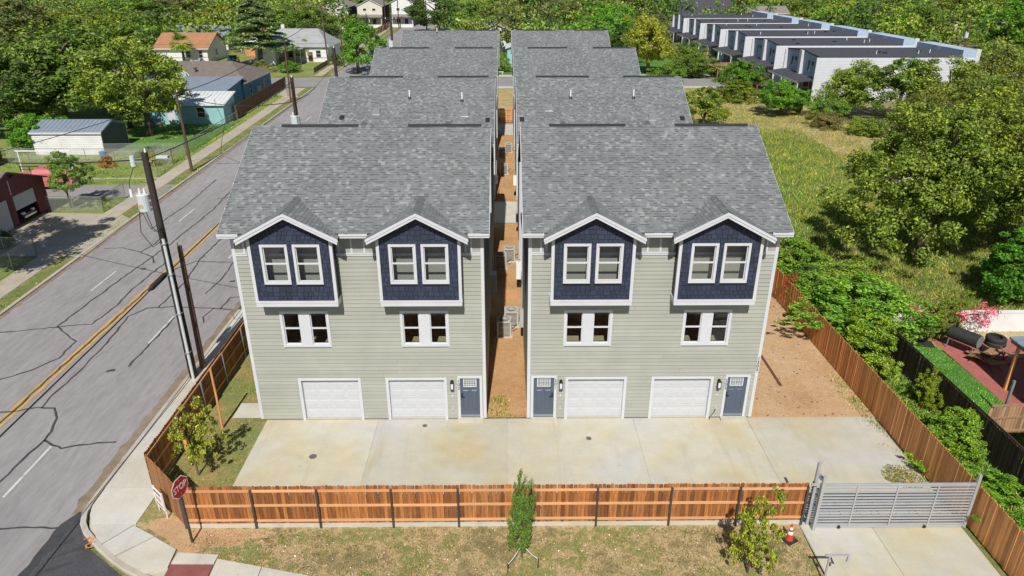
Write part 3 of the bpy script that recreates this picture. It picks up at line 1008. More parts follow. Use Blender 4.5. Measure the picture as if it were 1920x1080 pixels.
def entry_door(root, x0, x1, hinge):
    z0, z1, fw = 0.14, 2.24, 0.11
    mb = MB()
    mb.box(x0, x1, -0.05, 0.02, z1 - fw, z1)
    mb.box(x0, x0 + fw, -0.05, 0.1, z0 - 0.05, z1 - fw)
    mb.box(x1 - fw, x1, -0.05, 0.1, z0 - 0.05, z1 - fw)
    d = mb.build('entry_door', 'white', root)
    a, b = x0 + fw, x1 - fw
    MB().box(a, b, 0.06, 0.1, z0 + 0.03, z1 - fw).build('door_leaf', 'doorblue', d)
    c = (a + b) / 2
    for s in (-1, 1):
        w2, k = 0.125, 0.025
        pz0, pz1, px = z0 + 0.3, z0 + 1.32, c + s * 0.19
        vs = [(px - w2, 0.059, pz0), (px + w2, 0.059, pz0), (px + w2, 0.059, pz1), (px - w2, 0.059, pz1), (px - w2 + k, 0.04, pz0 + k), (px + w2 - k, 0.04, pz0 + k), (px + w2 - k, 0.04, pz1 - k), (px - w2 + k, 0.04, pz1 - k)]
        MB().add(vs, [(4, 5, 6, 7), (0, 1, 5, 4), (1, 2, 6, 5), (2, 3, 7, 6), (3, 0, 4, 7)]).build('door_panel', 'doorblue', d)
    gx, gz0, gz1 = 0.29, z0 + 1.5, z0 + 1.93
    mb = MB()
    frame_boxes(mb, c - gx, c + gx, gz0, gz1, 0.035, 0.035, 0.062)
    for t in (-0.15, -0.05, 0.05, 0.15):
        mb.box(c + t - 0.008, c + t + 0.008, 0.04, 0.06, gz0 + 0.035, gz1 - 0.035)
    for t in (0.12, 0.24, 0.33):
        mb.box(c - gx + 0.035, c + gx - 0.035, 0.043, 0.06, gz0 + t - 0.008, gz0 + t + 0.008)
    mb.build('door_light_grille', 'caming', d)
    MB().box(c - gx + 0.03, c + gx - 0.03, 0.052, 0.0585, gz0 + 0.03, gz1 - 0.03).build('door_light', 'leadglass', d)
    hx = a + 0.07 if hinge > 0 else b - 0.07
    MB().box(hx - 0.035, hx + 0.035, 0.03, 0.06, 1.08, 1.2).box(hx - 0.03, hx + 0.03, 0.03, 0.06, 1.24, 1.32).box(hx - 0.02, hx + 0.14 * hinge, 0.005, 0.03, 1.11, 1.14).build('handle', 'black', d)
    MB().box(a, b, -0.02, 0.1, z0 - 0.03, z0 + 0.03).build('threshold', 'steel', d)
    MB().box(x0 - 0.02, x1 + 0.04, -0.30, -0.052, 0.0, 0.11).build('door_step', 'walk', root)


def dormer(root, cx, detail, wrnd):
    y = -0.65
    wins = [(cx - 1.17, cx - 0.1, 6.93, 8.62), (cx + 0.1, cx + 1.17, 6.93, 8.62)]
    hw, zb = 1.64, 6.2
    pk, sl = DPZ - 0.13, (DPZ - DEZ) / DW
    mb = MB()
    holes = [(a + 0.1, b - 0.1, c + 0.1, d - 0.1) for a, b, c, d in wins] if detail else []
    ztop = pk - hw * sl
    holed_panel(mb, cx - hw + 0.02, cx + hw - 0.02, 5.98, 8.8, holes, y, y + 0.04)
    mb.prism([(cx - hw + 0.02, 8.8), (cx + hw - 0.02, 8.8), (cx + hw - 0.02, ztop - 0.005), (cx, pk), (cx - hw + 0.02, ztop - 0.005)], 'y', y, y + 0.04)
    for s in (-1, 1):
        xs = sorted((cx + s * (hw - 0.02), cx + s * (hw - 0.06)))
        mb.box(xs[0], xs[1], y + 0.04, 0.0, 5.98, ztop - 0.01)
    d = mb.build('dormer', 'navyflat', root)
    mb = MB()
    for s in (-1, 1):                               # corner boards
        xs = sorted((cx + s * (hw + 0.012), cx + s * (hw - 0.11)))
        mb.box(xs[0], xs[1], y - 0.03, y - 0.002, 6.2, ztop + 0.03)
        xs = sorted((cx + s * (hw + 0.012), cx + s * (hw - 0.018)))
        mb.box(xs[0], xs[1], y - 0.002, y + 0.09, 6.2, ztop)
    mb.box(cx - hw - 0.02, cx + hw + 0.02, y - 0.035, -0.03, 6.10, 6.2)
    mb.box(cx - hw - 0.005, cx + hw + 0.005, y - 0.02, -0.03, 5.93, 6.10)
    mb.build('dormer_trim', 'white', d)
    mb = MB()
    for s in (-1, 1):                               # roof deck
        mb.prism([(cx + s * DW, DEZ - 0.01), (cx, DPZ - 0.01), (cx, DPZ - 0.13), (cx + s * DW, DEZ - 0.13)], 'y', DY0 + 0.02, DY1)
    mb.build('dormer_deck', 'navyflat', d)
    mb = MB()
    for s in (-1, 1):                               # bargeboards in two steps
        mb.prism([(cx + s * (DW + 0.03), DEZ + 0.005), (cx, DPZ + 0.02), (cx, DPZ - 0.09), (cx + s * (DW + 0.03), DEZ - 0.105)], 'y', DY0 - 0.035, DY0 + 0.019)
        mb.prism([(cx + s * DW, DEZ - 0.09), (cx, DPZ - 0.075), (cx, DPZ - 0.2), (cx + s * DW, DEZ - 0.215)], 'y', DY0 - 0.012, DY0 + 0.018)
    mb.build('bargeboard', 'white', d)
    link('dormer_shingles', ME_DSHINGLES, d, (cx, 0, 0.012), kind='stuff')
    if not detail:
        return
    for a, b, c, e in wins:
        window(root, a, b, c, e, y - 0.015, fw=0.10, room=(cx - 1.5 if a < cx else cx + 0.02, cx - 0.02 if a < cx else cx + 1.5, 6.02, 8.75, 4.6))
    # navy shakes, each a piece of its own
    z, row = zb, 0
    while z < pk:
        x = cx - hw + 0.11 - wrnd.uniform(0, 0.15)
        while x < cx + hw - 0.11:
            w = wrnd.uniform(0.15, 0.29)
            dz = wrnd.choice((0, 0.0, 0.022, -0.02)) if row else 0
            xa, xb = max(x, cx - hw + 0.11) + 0.009, min(x + w, cx + hw - 0.11) - 0.009
            x += w
            if xb - xa < 0.03:
                continue
            for sa, sb in segments(xa, xb, z + 0.05, z + 0.15, wins):
                if sb - sa < 0.03:
                    continue
                poly = [(sa, z + dz), (sb, z + dz), (sb, z + 0.205), (sa, z + 0.205)]
                poly = clip(poly, sl, 1, pk + sl * cx)
                poly = clip(poly, -sl, 1, pk - sl * cx)
                if len(poly) < 3:
                    continue
                n = len(poly)
                t0, t1 = 0.034, 0.008
                vs = [(p[0], y - (t0 if p[1] < z + 0.1 else t1), p[1]) for p in poly] + [(p[0], y - 0.001, p[1]) for p in poly]
                fs = [tuple(range(n))] + [(i, n + i, n + (i + 1) % n, (i + 1) % n) for i in range(n)]
                MB().add(vs, fs).build('shake', 'navy', d)
        z += 0.2
        row += 1


def side_wall(root, s):
    """lap siding of one long side as one mesh, with corner boards and rake boards"""
    mb = MB()
    z = 0.1
    while z < 11.75:
        if z > 8.85:
            k = (z + BH - 8.95) / PITCH
            a, b = -0.6 + k + 0.05, DEPTH + 0.6 - k - 0.05
        else:
            a, b = 0.0, DEPTH
        a, b = max(0.0, a), min(DEPTH, b)
        if b - a < 0.3:
            break
        prof = [(s * (HALF + 0.024), z), (s * (HALF + 0.006), z + BH), (s * (HALF - 0.01), z + BH), (s * (HALF - 0.01), z)]
        mb.prism(prof, 'y', a + 0.08, b - 0.08)
        z += BH
    mb.build('side_siding', 'siding', root, kind='stuff')
    xs = sorted((s * (HALF - 0.02), s * (HALF - 0.1)))
    MB().prism([(0.02, 0), (DEPTH - 0.02, 0), (DEPTH - 0.02, 8.8), (RY, 11.78), (0.02, 8.8)], 'x', xs[0], xs[1]).build('side_wall', 'sidepanel', root)
    mb = MB()
    xs = sorted((s * (HALF - 0.02), s * (HALF + 0.035)))
    MB().box(xs[0], xs[1], -0.03, 0.085, 0.05, 8.86).build('corner_board', 'white', root)
    MB().box(xs[0], xs[1], DEPTH - 0.085, DEPTH + 0.03, 0.05, 8.86).build('corner_board', 'white', root)
    mb = MB()
    xs = sorted((s * (HALF + OX - 0.005), s * (HALF + OX + 0.022)))
    for y0, y1 in ((EY, RY), (2 * RY - EY, RY)):
        mb.prism([(y0, EZ - 0.02), (y1, RZ - 0.02), (y1, RZ - 0.19), (y0, EZ - 0.19)], 'x', xs[0], xs[1])
    mb.build('rake_board', 'white', root)


def house(label, cx, y0, detail, garages=(), doors=(), numbers=(), lamps=(), seed=1, vents=(), group=None):
    root = thing('duplex_house', label, 'house', (cx, y0, 0), 0, group)
    r = random.Random(seed)
    dorm = (-2.5, 2.5)
    low = [(c - 1.02, c + 1.02, 3.72, 5.42) for c in dorm]
    holes = [(a + 0.06, b - 0.06, c + 0.06, d - 0.06) for a, b, c, d in low]
    holes += [(a + 0.08, b - 0.08, -1, 2.1) for a, b in garages]
    holes += [(a + 0.08, b - 0.08, -1, 2.18) for a, b, h in doors]
    if detail:
        dh = [(c - 1.6, c + 1.6, 6.0, 9) for c in dorm]
        z = 0.06
        while z < 7.84:
            h = min(BH, 7.9 - z)
            for a, b in segments(-HALF + 0.1, HALF - 0.1, z, z + h, holes + dh):
                cuts = [a] + ([round(a + (b - a) * r.uniform(0.25, 0.75), 1)] if b - a > 3.2 else []) + [b]
                for c0, c1 in zip(cuts[:-1], cuts[1:]):
                    siding_board(root, c0 + 0.002, c1 - 0.002, z, h)
            z += BH
        mb = MB()
        holed_panel(mb, -HALF + 0.02, HALF - 0.02, 0.0, 7.95, [(a, b, max(c, 0.0), d) for a, b, c, d in holes], 0.014, 0.05)
        mb.build('front_wall', 'sidepanel', root)
        MB().box(-HALF + 0.1, HALF - 0.1, 2.4, 2.45, 0, 2.4).build('garage_back_wall', 'roomwall', root)
    else:
        MB().box(-HALF + 0.02, HALF - 0.02, -0.01, 0.1, 0, 7.95).build('front_wall', 'sidepanel', root)
    MB().box(-HALF + 0.02, HALF - 0.02, DEPTH - 0.1, DEPTH, 0, 8.8).build('rear_wall', 'sidepanel', root)
    # upper band of panels and battens
    MB().box(-HALF + 0.02, HALF - 0.02, -0.012, 0.05, 7.95, 8.86).build('upper_panel', 'sidepanel', root)
    mb = MB()
    mb.box(-HALF + 0.1, HALF - 0.1, -0.05, -0.013, 7.88, 8.0)
    mb.box(-HALF + 0.1, HALF - 0.1, -0.07, -0.05, 7.97, 8.01)
    mb.build('band_board', 'white', root)
    for x in (-4.53, -0.76, -0.25, 0.26, 0.75, 4.53, 4.3, -4.3):
        MB().box(x - 0.04, x + 0.04, -0.034, -0.013, 8.01, 8.86).build('batten', 'white', root)
    for s in (-1, 1):
        xs = sorted((s * (HALF - 0.1), s * (HALF - 0.02)))
        MB().box(xs[0], xs[1], -0.03, 0.0, 0.05, 8.86).build('corner_trim', 'white', root)
    for s in (-1, 1):
        side_wall(root, s)
    # roof
    mb = MB()
    mb.prism([(EY, EZ - 0.012), (RY, RZ - 0.012), (2 * RY - EY, EZ - 0.012), (2 * RY - EY, EZ - 0.15), (RY, RZ - 0.15), (EY, EZ - 0.15)], 'x', -HALF - OX + 0.004, HALF + OX - 0.004)
    roof = mb.build('roof', 'roofbase', root)
    link('shingles', ME_SHINGLES, roof, kind='stuff')
    if detail:
        ang = math.atan2(RZ - EZ, RY - EY)
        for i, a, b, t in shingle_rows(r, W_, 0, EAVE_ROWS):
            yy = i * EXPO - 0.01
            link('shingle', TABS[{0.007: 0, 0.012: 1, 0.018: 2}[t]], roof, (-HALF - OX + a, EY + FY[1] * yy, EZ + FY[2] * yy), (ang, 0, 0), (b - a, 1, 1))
    else:
        link('eave_shingles', ME_EAVE, roof, kind='stuff')
    link('ridge_caps', ME_RIDGE, roof, kind='stuff')
    for x0, x1 in ((-4.0, -0.6), (1.6, 4.85)):
        mb = MB()
        mb.prism([(RY - 0.11, RZ - 0.11 * PITCH + 0.02), (RY - 0.11, RZ - 0.11 * PITCH + 0.06), (RY, RZ + 0.075), (RY + 0.11, RZ - 0.11 * PITCH + 0.06), (RY + 0.11, RZ - 0.11 * PITCH + 0.02)], 'x', x0, x1)
        mb.build('ridge_vent', 'vent', roof)
    for a, b in ((-HALF - OX, -4.45), (-0.55, 0.55), (4.45, HALF + OX)):
        MB().box(a, b, EY - 0.03, EY, EZ - 0.2, EZ - 0.02).box(a, b, EY - 0.06, EY - 0.03, EZ - 0.11, EZ - 0.02).build('fascia', 'white', root)
    MB().box(-HALF - OX + 0.03, HALF + OX - 0.03, EY + 0.002, -0.052, EZ - 0.2, EZ - 0.19).build('soffit', 'white', root)
    MB().box(-HALF - OX, HALF + OX, 2 * RY - EY, 2 * RY - EY + 0.05, EZ - 0.2, EZ - 0.02).build('rear_fascia', 'white', root)
    for c in dorm:
        dormer(root, c, detail, r)
    for kind, x, t in vents:                       # t = distance along the front slope, 0 eave .. 1 ridge
        yv, zv = EY + (RY - EY) * t, EZ + (RZ - EZ) * t
        if kind == 'pipe':
            MB().cyl(x, yv, zv - 0.05, zv + 0.5, 0.045, n=10).build('vent_pipe', 'pvc', roof)
            MB().cyl(x, yv, zv - 0.06, zv + 0.1, 0.15, 0.06, n=10).build('pipe_flashing', 'vent', roof)
        elif kind == 'box':
            MB().prism([(yv - 0.22, zv - 0.11), (yv - 0.22, zv + 0.1), (yv + 0.22, zv + 0.26), (yv + 0.22, zv + 0.1)], 'x', x - 0.22, x + 0.22).build('box_vent', 'steel', roof)
            MB().prism([(yv - 0.32, zv - 0.15), (yv - 0.32, zv - 0.125), (yv - 0.225, zv - 0.08), (yv - 0.225, zv - 0.11)], 'x', x - 0.24, x + 0.24).build('vent_flange', 'steel', roof)
        else:
            MB().prism([(yv - 0.14, zv - 0.08), (yv - 0.14, zv + 0.1), (yv + 0.14, zv + 0.16), (yv + 0.14, zv)], 'x', x - 0.13, x + 0.13).build('box_vent', 'vent', roof)
    if detail:
        for (a, b, c, d), dc in zip(low, dorm):
            window(root, a, b, c, d, -0.012, mull=0.46, room=(dc - 1.4, dc + 1.4, 3.2, 5.7, 3.2))
        for a, b in garages:
            garage_door(root, a, b)
        for a, b, h in doors:
            entry_door(root, a, b, h)
        for txt, x, z, sz in numbers:
            number_plate(root, txt, x, z, -0.056, sz)
        for x in lamps:
            lantern(root, x, 1.86)
            MB().box(x - 0.04, x + 0.04, -0.07, -0.02, 0.48, 0.62).build('outlet_cover', 'acgrey', root)
            MB().box(x - 0.015, x + 0.015, -0.04, -0.02, 1.2, 1.27).build('doorbell', 'signwhite', root)
    return root


CL, CR = -5.93, 5.93
house('grey-green duplex with two navy dormers and one blue door, front left', CL, 26.5, True, garages=((-3.14, -0.42), (0.66, 3.32)), doors=((3.78, 4.86, 1),), numbers=(('102', 3.835, 1.99, 0.2),), lamps=(3.55,), seed=5)
hr = house('grey-green duplex with two navy dormers and two blue doors, front right', CR, 26.5, True, garages=((-3.36, -0.68), (0.4, 3.12)), doors=((-4.86, -3.74, -1), (3.63, 4.72, 1)), numbers=(('201', -3.795, 1.99, 0.2), ('202', 3.685, 1.95, 0.2), ('1303', 4.955, 3.05, 0.2)), lamps=(-3.56, 3.36), seed=6)
V1 = [('pipe', 0.0, 0.66), ('pipe', 3.25, 0.62), ('box', -1.9, 0.45), ('box', 3.45, 0.42), ('cap', -3.9, 0.36), ('cap', 4.85, 0.32)]
V2 = [('pipe', -1.9, 0.66), ('pipe', 2.0, 0.66), ('box', -3.3, 0.5), ('box', 2.9, 0.36), ('cap', -4.95, 0.33), ('cap', 4.7, 0.34)]
V4 = [('pipe', -0.9, 0.25), ('pipe', 1.0, 0.2), ('cap', 0.0, 0.2), ('cap', 1.8, 0.18), ('cap', 3.0, 0.19), ('pipe', -1.5, 0.93)]
ROWS = (41.6, 58.9, 77.0)
NTH = ('second', 'third', 'farthest')
for k, yb in enumerate(ROWS):
    house('grey-roofed duplex, %s house of the left-hand row' % NTH[k], CL, yb, False, vents=V1 if k == 0 else (V4 if k == 2 else ()), seed=20 + k, group='duplex houses in two rows')
    house('grey-roofed duplex, %s house of the right-hand row' % NTH[k], CR, yb, False, vents=V2 if k == 0 else (V4[:3] if k == 2 else ()), seed=30 + k, group='duplex houses in two rows')


# ------------------------------------------------------------------ fences, gate and small things in front
PICKETS = {}


def picket_meshes(mat, h, w, t=0.018, ear=0.03):
    key = (mat, h, w)
    if key not in PICKETS:
        PICKETS[key] = []
        for k in range(3):
            hh = h + (-0.012, 0.0, 0.014)[k]
            PICKETS[key].append(MB().prism([(0.003, 0), (w - 0.003, 0), (w - 0.003, hh - ear), (w - 0.003 - ear, hh), (0.003 + ear, hh), (0.003, hh - ear)], 'y', 0, t).mesh('picket', mat))
    return PICKETS[key]


def board_fence(name, label, p0, p1, h, mat, railmat='cedarrail', w=0.14, rail_side=-1, rails=(0.3, 0.98, 1.62), posts=None, spacing=2.5,
                post_side=-1, postmat='steeldark', z0=0.0, strip=False, post_h=None, gap=0.0, post_w=0.06, cat='fence', post_out=0.0, twist=0.006):
    a, b = Vector((p0[0], p0[1], 0)), Vector((p1[0], p1[1], 0))
    L = (b - a).length
    root = thing(name, label, cat, (a.x, a.y, z0), math.atan2(b.y - a.y, b.x - a.x))
    base = 0.14 if strip else 0.02
    pk = picket_meshes(mat, h - base, w)
    n = int(L / (w + gap + 0.004))
    st = L / n
    for i in range(n):
        link('picket', rnd.choice(pk), root, (i * st, rnd.uniform(-0.003, 0.003), base + rnd.uniform(-0.008, 0.008)), (0, rnd.gauss(0, 0.004), rnd.gauss(0, twist)))
    ry = (-0.042, -0.003) if rail_side < 0 else (0.021, 0.06)
    if posts is None:
        k = max(1, round(L / spacing))
        posts = [L * i / k for i in range(k + 1)]
    edges = sorted(set([0.0, L] + [p for p in posts if 0.05 < p < L - 0.05]))
    for z in rails:
        for x0, x1 in zip(edges[:-1], edges[1:]):
            j = rnd.uniform(-0.02, 0.02)
            MB().box(x0 + 0.004, x1 - 0.004, ry[0], ry[1], z - 0.045 + j, z + 0.045 + j).build('rail', railmat, root)
    py = (ry[0] - post_w - 0.003 - post_out, ry[0] - 0.003) if post_side < 0 else (ry[1] + 0.003, ry[1] + 0.003 + post_w)
    for p in posts:
        MB().box(p - post_w / 2, p + post_w / 2, py[0], py[1], 0, post_h or h - 0.1).build('post', postmat, root)
    if strip:
        MB().box(0, L, -0.03, 0.06, -0.1, base).build('mow_strip', 'walk', root)
    return root


FPX = [-11.55, -9.04, -6.72, -4.1, -1.74, 0.85, 3.21, 5.84, 8.27, 10.66]
board_fence('board_fence', 'cedar fence with steel posts and three pale rails across the front lawn', (-11.62, 19.86), (10.72, 19.86), 1.82, 'cedar', posts=[x + 11.62 for x in FPX], strip=True, post_w=0.07)
board_fence('board_fence', 'smooth plain cedar fence section cutting the corner behind the stop sign', (-13.58, 21.72), (-11.66, 19.9), 1.82, 'cedarpale', rail_side=1, post_side=1, posts=[0.1, 2.5])
board_fence('board_fence', 'long cedar fence beside the street pavement with rails facing the house', (-13.62, 21.75), (-13.62, 58.0), 1.82, 'cedar', railmat='cedarrail', rail_side=-1, post_side=-1, spacing=2.6, postmat='steel', post_w=0.06)
board_fence('board_fence', 'long smooth cedar fence along the dirt yard on the right', (16.36, 41.6), (16.76, 11.5), 1.84, 'cedarside', twist=0.05, rail_side=1, post_side=1, spacing=2.5)
board_fence('board_fence', 'dark weathered fence between the vines and the red patio', (19.7, 33.2), (19.76, 17.0), 1.6, 'oldwood', 'oldwood', rail_side=1, post_side=1, postmat='tanwood', post_w=0.1, gap=0.006)
board_fence('board_fence', 'short pale board fence beside the grey lean-to roof, right edge', (20.4, 24.9), (25.5, 25.3), 1.5, 'tanwood', 'tanwood', rail_side=-1, post_side=1, postmat='tanwood')
board_fence('board_fence', 'tan board fence closing the passage between the rear houses', (-0.9, 92.2), (0.9, 92.2), 1.8, 'cedarside')

# stake in the side yard and the trunk-like short post
t = thing('wooden_stake', 'tall thin wooden stake standing in the left side yard', 'stake', (-12.49, 25.9, -0.03))
MB().tube([(0, 0, 0), (0.01, 0, 1.6), (-0.02, 0.02, 3.05)], [0.055, 0.05, 0.045], 8).build('shaft', 'cedarside', t)
t = thing('wooden_post', 'short square wooden post inside the street fence by the young tree', 'post', (-13.25, 24.1, -0.03))
MB().box(-0.07, 0.07, -0.07, 0.07, 0, 1.75).prism([(-0.07, 1.75), (0.07, 1.75), (0, 1.82)], 'y', -0.07, 0.07).build('shaft', 'cedarside', t)
t = thing('loose_plank', 'brown plank lying on the dirt yard beside the right house', 'plank', (13.25, 30.6, -0.02), rad(90))
MB().box(-1.5, 1.5, -0.06, 0.06, 0, 0.05).build('board', 'brownwood', t)

# sliding gate
g = thing('sliding_gate', 'grey steel driveway gate of horizontal bars', 'gate', (10.95, 19.62, 0))
GW = 5.55
for k in range(14):
    z = 0.16 + k * 0.132
    MB().box(0.03, GW, -0.02, 0.02, z - 0.026, z + 0.026).build('bar', 'gate', g)
for x in (0.02, 1.35, 2.78, 4.2, GW - 0.02):
    MB().box(x - 0.025, x + 0.025, -0.045, -0.021, 0.1, 1.94).build('upright', 'gate', g)
MB().box(0, GW, -0.035, 0.035, 0.04, 0.11).build('bottom_rail', 'gate', g)
MB().box(-0.3, GW, -0.03, 0.03, 1.925, 1.985).build('top_rail', 'gate', g)
MB().box(0.0, GW, 0.03, 0.055, 1.38, 1.44).build('chain_guide', 'steeldark', g)
for x in (1.0, 4.1):
    MB().tube([(x, -0.07, 0.06), (x, 0.07, 0.06)], 0.06, 14).build('wheel', 'black', g)
for i, x in enumerate((0.25, 1.75, 3.1)):
    MB().bar((x, 0.045, 1.5), (x + 0.55, 0.045, 0.15), 0.02, 0.02).build('brace', 'steeldark', g)
for label, x, y, h in (('inner tall steel guide post at the left end of the gate', 10.88, 19.80, 2.75), ('outer steel guide post at the left end of the gate, nearer the cone', 11.0, 19.50, 2.4), ('single thick steel catch post at the right end of the gate', 16.5, 19.62, 2.35)):
    t = thing('gate_post', label, 'post', (x, y, 0))
    MB().box(-0.05, 0.05, -0.05, 0.05, 0, h).build('shaft', 'gate', t)
    MB().prism([(-0.055, h), (0.055, h), (0.0, h + 0.03)], 'y', -0.055, 0.055).build('cap', 'gate', t)
    if h > 2.5:
        for z in (0.9, 1.6, 2.2):
            MB().box(0.05, 0.16, -0.2, 0.02, z - 0.05, z + 0.05).build('roller_bracket', 'steel', t)
        for z in np.arange(0.2, 1.9, 0.12):
            MB().box(-0.09, -0.05, -0.04, 0.04, z, z + 0.05).build('rack_tooth', 'steeldark', t)

# keypad pedestal, traffic cone
t = thing('keypad_pedestal', 'bent grey pipe keypad pedestal on the gate driveway, bottom edge', 'pedestal', (10.42, 17.15, 0))
MB().tube([(0, 0, 0), (0, 0, 1.13)], 0.035, 10).build('upright_pipe', 'gate', t)
MB().bar((-0.14, 0, 1.16), (0.62, 0, 1.16), 0.06, 0.06).bar((0.62, 0, 1.16), (0.6, -0.02, 0.93), 0.06, 0.06).build('arm', 'gate', t)
MB().tube([(0.6, -0.05, 0.93), (0.6, 0.02, 0.93)], 0.045, 12).build('end_cap', 'gate', t)
MB().box(0.035, 0.09, -0.03, 0.03, 0.72, 0.84).build('bracket', 'steeldark', t)
t = thing('traffic_cone', 'orange and white traffic cone with black base by the gate', 'cone', (9.98, 19.06, -0.028), rad(28))
MB().prism([(-0.22, -0.22), (0.22, -0.22), (0.24, 0), (0.22, 0.22), (-0.22, 0.22), (-0.24, 0)], 'z', 0, 0.05).build('base', 'rubber', t)
for z0, z1, m in ((0.05, 0.3, 'cone'), (0.3, 0.42, 'signwhite'), (0.42, 0.5, 'cone'), (0.5, 0.6, 'signwhite'), (0.6, 0.72, 'cone')):
    r = lambda z: 0.15 - 0.17 * z
    MB().cyl(0, 0, z0, z1, r(z0), r(z1), 18).build('collar' if m == 'signwhite' else 'cone_body', m, t, smooth=False)

# stop sign
t = thing('stop_sign', 'red octagonal stop sign on a dark post at the street corner', 'sign', (-11.07, 19.12, -0.03), rad(75))
MB().box(-0.035, 0.035, 0.0, 0.06, 0, 2.75).build('post', 'steeldark', t)
oc = lambda r: [(r * math.cos(rad(22.5 + 45 * k)), 2.46 + r * math.sin(rad(22.5 + 45 * k))) for k in range(8)]
f = MB().prism(oc(0.42), 'y', -0.012, -0.004).build('sign_plate', 'signwhite', t)
MB().prism(oc(0.388), 'y', -0.016, -0.012).build('red_face', 'red', f)
link('lettering', text_mesh('STOP', 0.32, 'signwhite', 0.002), f, (0, -0.0185, 2.46), (rad(90), 0, 0), (0.82, 1.05, 1))
for z in (2.2, 2.75):
    MB().cyl(0, -0.018, z, z + 0.02, 0.012, n=8).build('bolt', 'steel', t)

# agent's board leaning on the corner fence
t = thing('yard_sign', 'small white printed board standing against the corner fence', 'sign', (-12.75, 20.55, -0.03), rad(-42))
for x in (-0.33, 0.33):
    MB().box(x - 0.02, x + 0.02, 0, 0.03, 0, 1.15).build('leg', 'signwhite', t)
p = MB().box(-0.36, 0.36, -0.03, -0.002, 0.35, 1.15).build('panel', 'signwhite', t)
MB().box(-0.29, 0.29, -0.036, -0.031, 0.98, 1.06).build('printed_band', 'black', p)
MB().box(-0.2, 0.25, -0.036, -0.031, 0.66, 0.86).build('printed_picture', 'pinkwall', p)
MB().box(-0.27, 0.27, -0.036, -0.031, 0.45, 0.5).build('printed_line', 'steeldark', p)

# ------------------------------------------------------------------ utility poles and lines


def pole(label, x, y, h, r=0.13, mat='pole', lean=(0, 0), z=-0.1, arm=None, can=None, name='utility_pole'):
    t = thing(name, label, 'utility pole', (x, y, z))
    h += -z
    MB().tube([(0, 0, 0), (lean[0] * 0.5, lean[1] * 0.5, h / 2), (lean[0], lean[1], h)], [r * 1.15, r, r * 0.82], 12).build('shaft', mat, t)
    if arm:
        MB().box(-arm, arm, -0.05, 0.05, h - 0.7, h - 0.58).build('crossarm', mat, t)
        for s in (-1, 0.4, 1):
            MB().cyl(s * (arm - 0.1), 0, h - 0.58, h - 0.42, 0.05, 0.035, 8).build('insulator', 'insul', t)
    else:
        MB().cyl(0, 0, h, h + 0.16, 0.05, 0.03, 8).build('insulator', 'insul', t)
    if can:
        dx, cz, cr, ch = can
        c = MB().cyl(dx, 0, cz - ch / 2, cz + ch / 2, cr, n=18).cyl(dx, 0, cz + ch / 2, cz + ch / 2 + 0.06, cr * 1.04, cr * 0.8, 18).build('transformer', 'galv', t)
        MB().bar((0, 0, cz + 0.1), (dx, 0, cz + 0.1), 0.08).bar((0, 0, cz - 0.2), (dx, 0, cz - 0.2), 0.08).build('bracket', 'steel', c)
        for s in (-0.4, 0.4):
            MB().cyl(dx + s * cr, 0, cz + ch / 2 + 0.05, cz + ch / 2 + 0.3, 0.05, 0.035, 8).build('bushing', 'insul', c)
    return t


pt1 = pole('tall dark pole with grey transformer and white conduit beside the front left house', -15.45, 30.19, 11.2, 0.17, 'poledark', (-0.05, 0), 0.0, None, (-0.52, 8.95, 0.27, 0.72))
MB().tube([(0.1, -0.27, 0), (0.1, -0.27, 7.4)], 0.07, 12).build('conduit', 'galv', pt1)
MB().tube([(0.1, -0.27, 7.4), (0.1, -0.27, 7.75)], [0.1, 0.06], 10).build('weatherhead', 'black', pt1)
for z in (1.5, 3.6, 5.6, 7.1):
    MB().box(0.0, 0.2, -0.37, -0.1, z - 0.025, z + 0.025).build('conduit_strap', 'steel', pt1)
MB().bar((-0.62, 0, 10.8), (0.2, 0, 10.8), 0.05).build('bracket_arm', 'steel', pt1)
MB().cyl(-0.62, 0, 10.6, 11.05, 0.12, 0.1, 10).build('arrester', 'galv', pt1)
MB().bar((0.1, 0, 10.85), (0.5, 0, 10.98), 0.04).build('fixture_arm', 'steel', pt1)
MB().box(0.45, 0.95, -0.1, 0.1, 10.95, 11.05).build('street_light_head', 'galv', pt1)
MB().cyl(-0.95, -0.1, 9.25, 9.6, 0.07, 0.05, 10).build('cutout', 'insul', pt1)
mb = MB()
mb.tube([(-0.62, 0, 10.6), (-0.95, -0.05, 9.9), (-0.95, -0.1, 9.6)], 0.015, 5)
mb.tube([(-0.75, -0.1, 8.7), (-0.9, -0.12, 7.6), (-0.5, -0.14, 6.9), (-0.05, -0.15, 7.2), (0.2, -0.12, 7.7)], 0.018, 5)
mb.tube([(-0.4, -0.25, 8.6), (-0.25, -0.3, 7.9), (0.05, -0.25, 7.5), (0.22, -0.12, 7.72)], 0.018, 5)
mb.tube([(-0.55, -0.27, 8.6), (-0.35, -0.35, 8.0), (-0.2, -0.3, 7.7), (0.1, -0.2, 7.9)], 0.015, 5)
mb.build('lead_wires', 'black', pt1)
tx = link('unit_number', text_mesh('50', 0.24, 'yellow', 0.002), pt1, (-0.58, -0.285, 8.85), (rad(90), 0, 0))
pole('short brown pole stub right beside the tall transformer pole', -15.32, 31.05, 6.55, 0.13, 'pole', (0.05, 0.05), 0.0)
pole('plain brown pole on the far verge beside the chain-link corner', -31.02, 68.84, 7.6, 0.13, 'pole', (-0.1, 0))
pole('dark street pole with transformer just left of the second left-hand roof', -15.3, 52.5, 11.2, 0.16, 'poledark', (0, 0), -0.1, None, (-0.1, 8.1, 0.33, 0.9))
pole('thin brown pole on the far verge across from the second left-hand roof', -31.75, 107.1, 9.2, 0.12, 'pole', (0.15, 0))
pole('dark pole just left of the third left-hand roof', -15.3, 66.5, 11.8, 0.16, 'poledark')
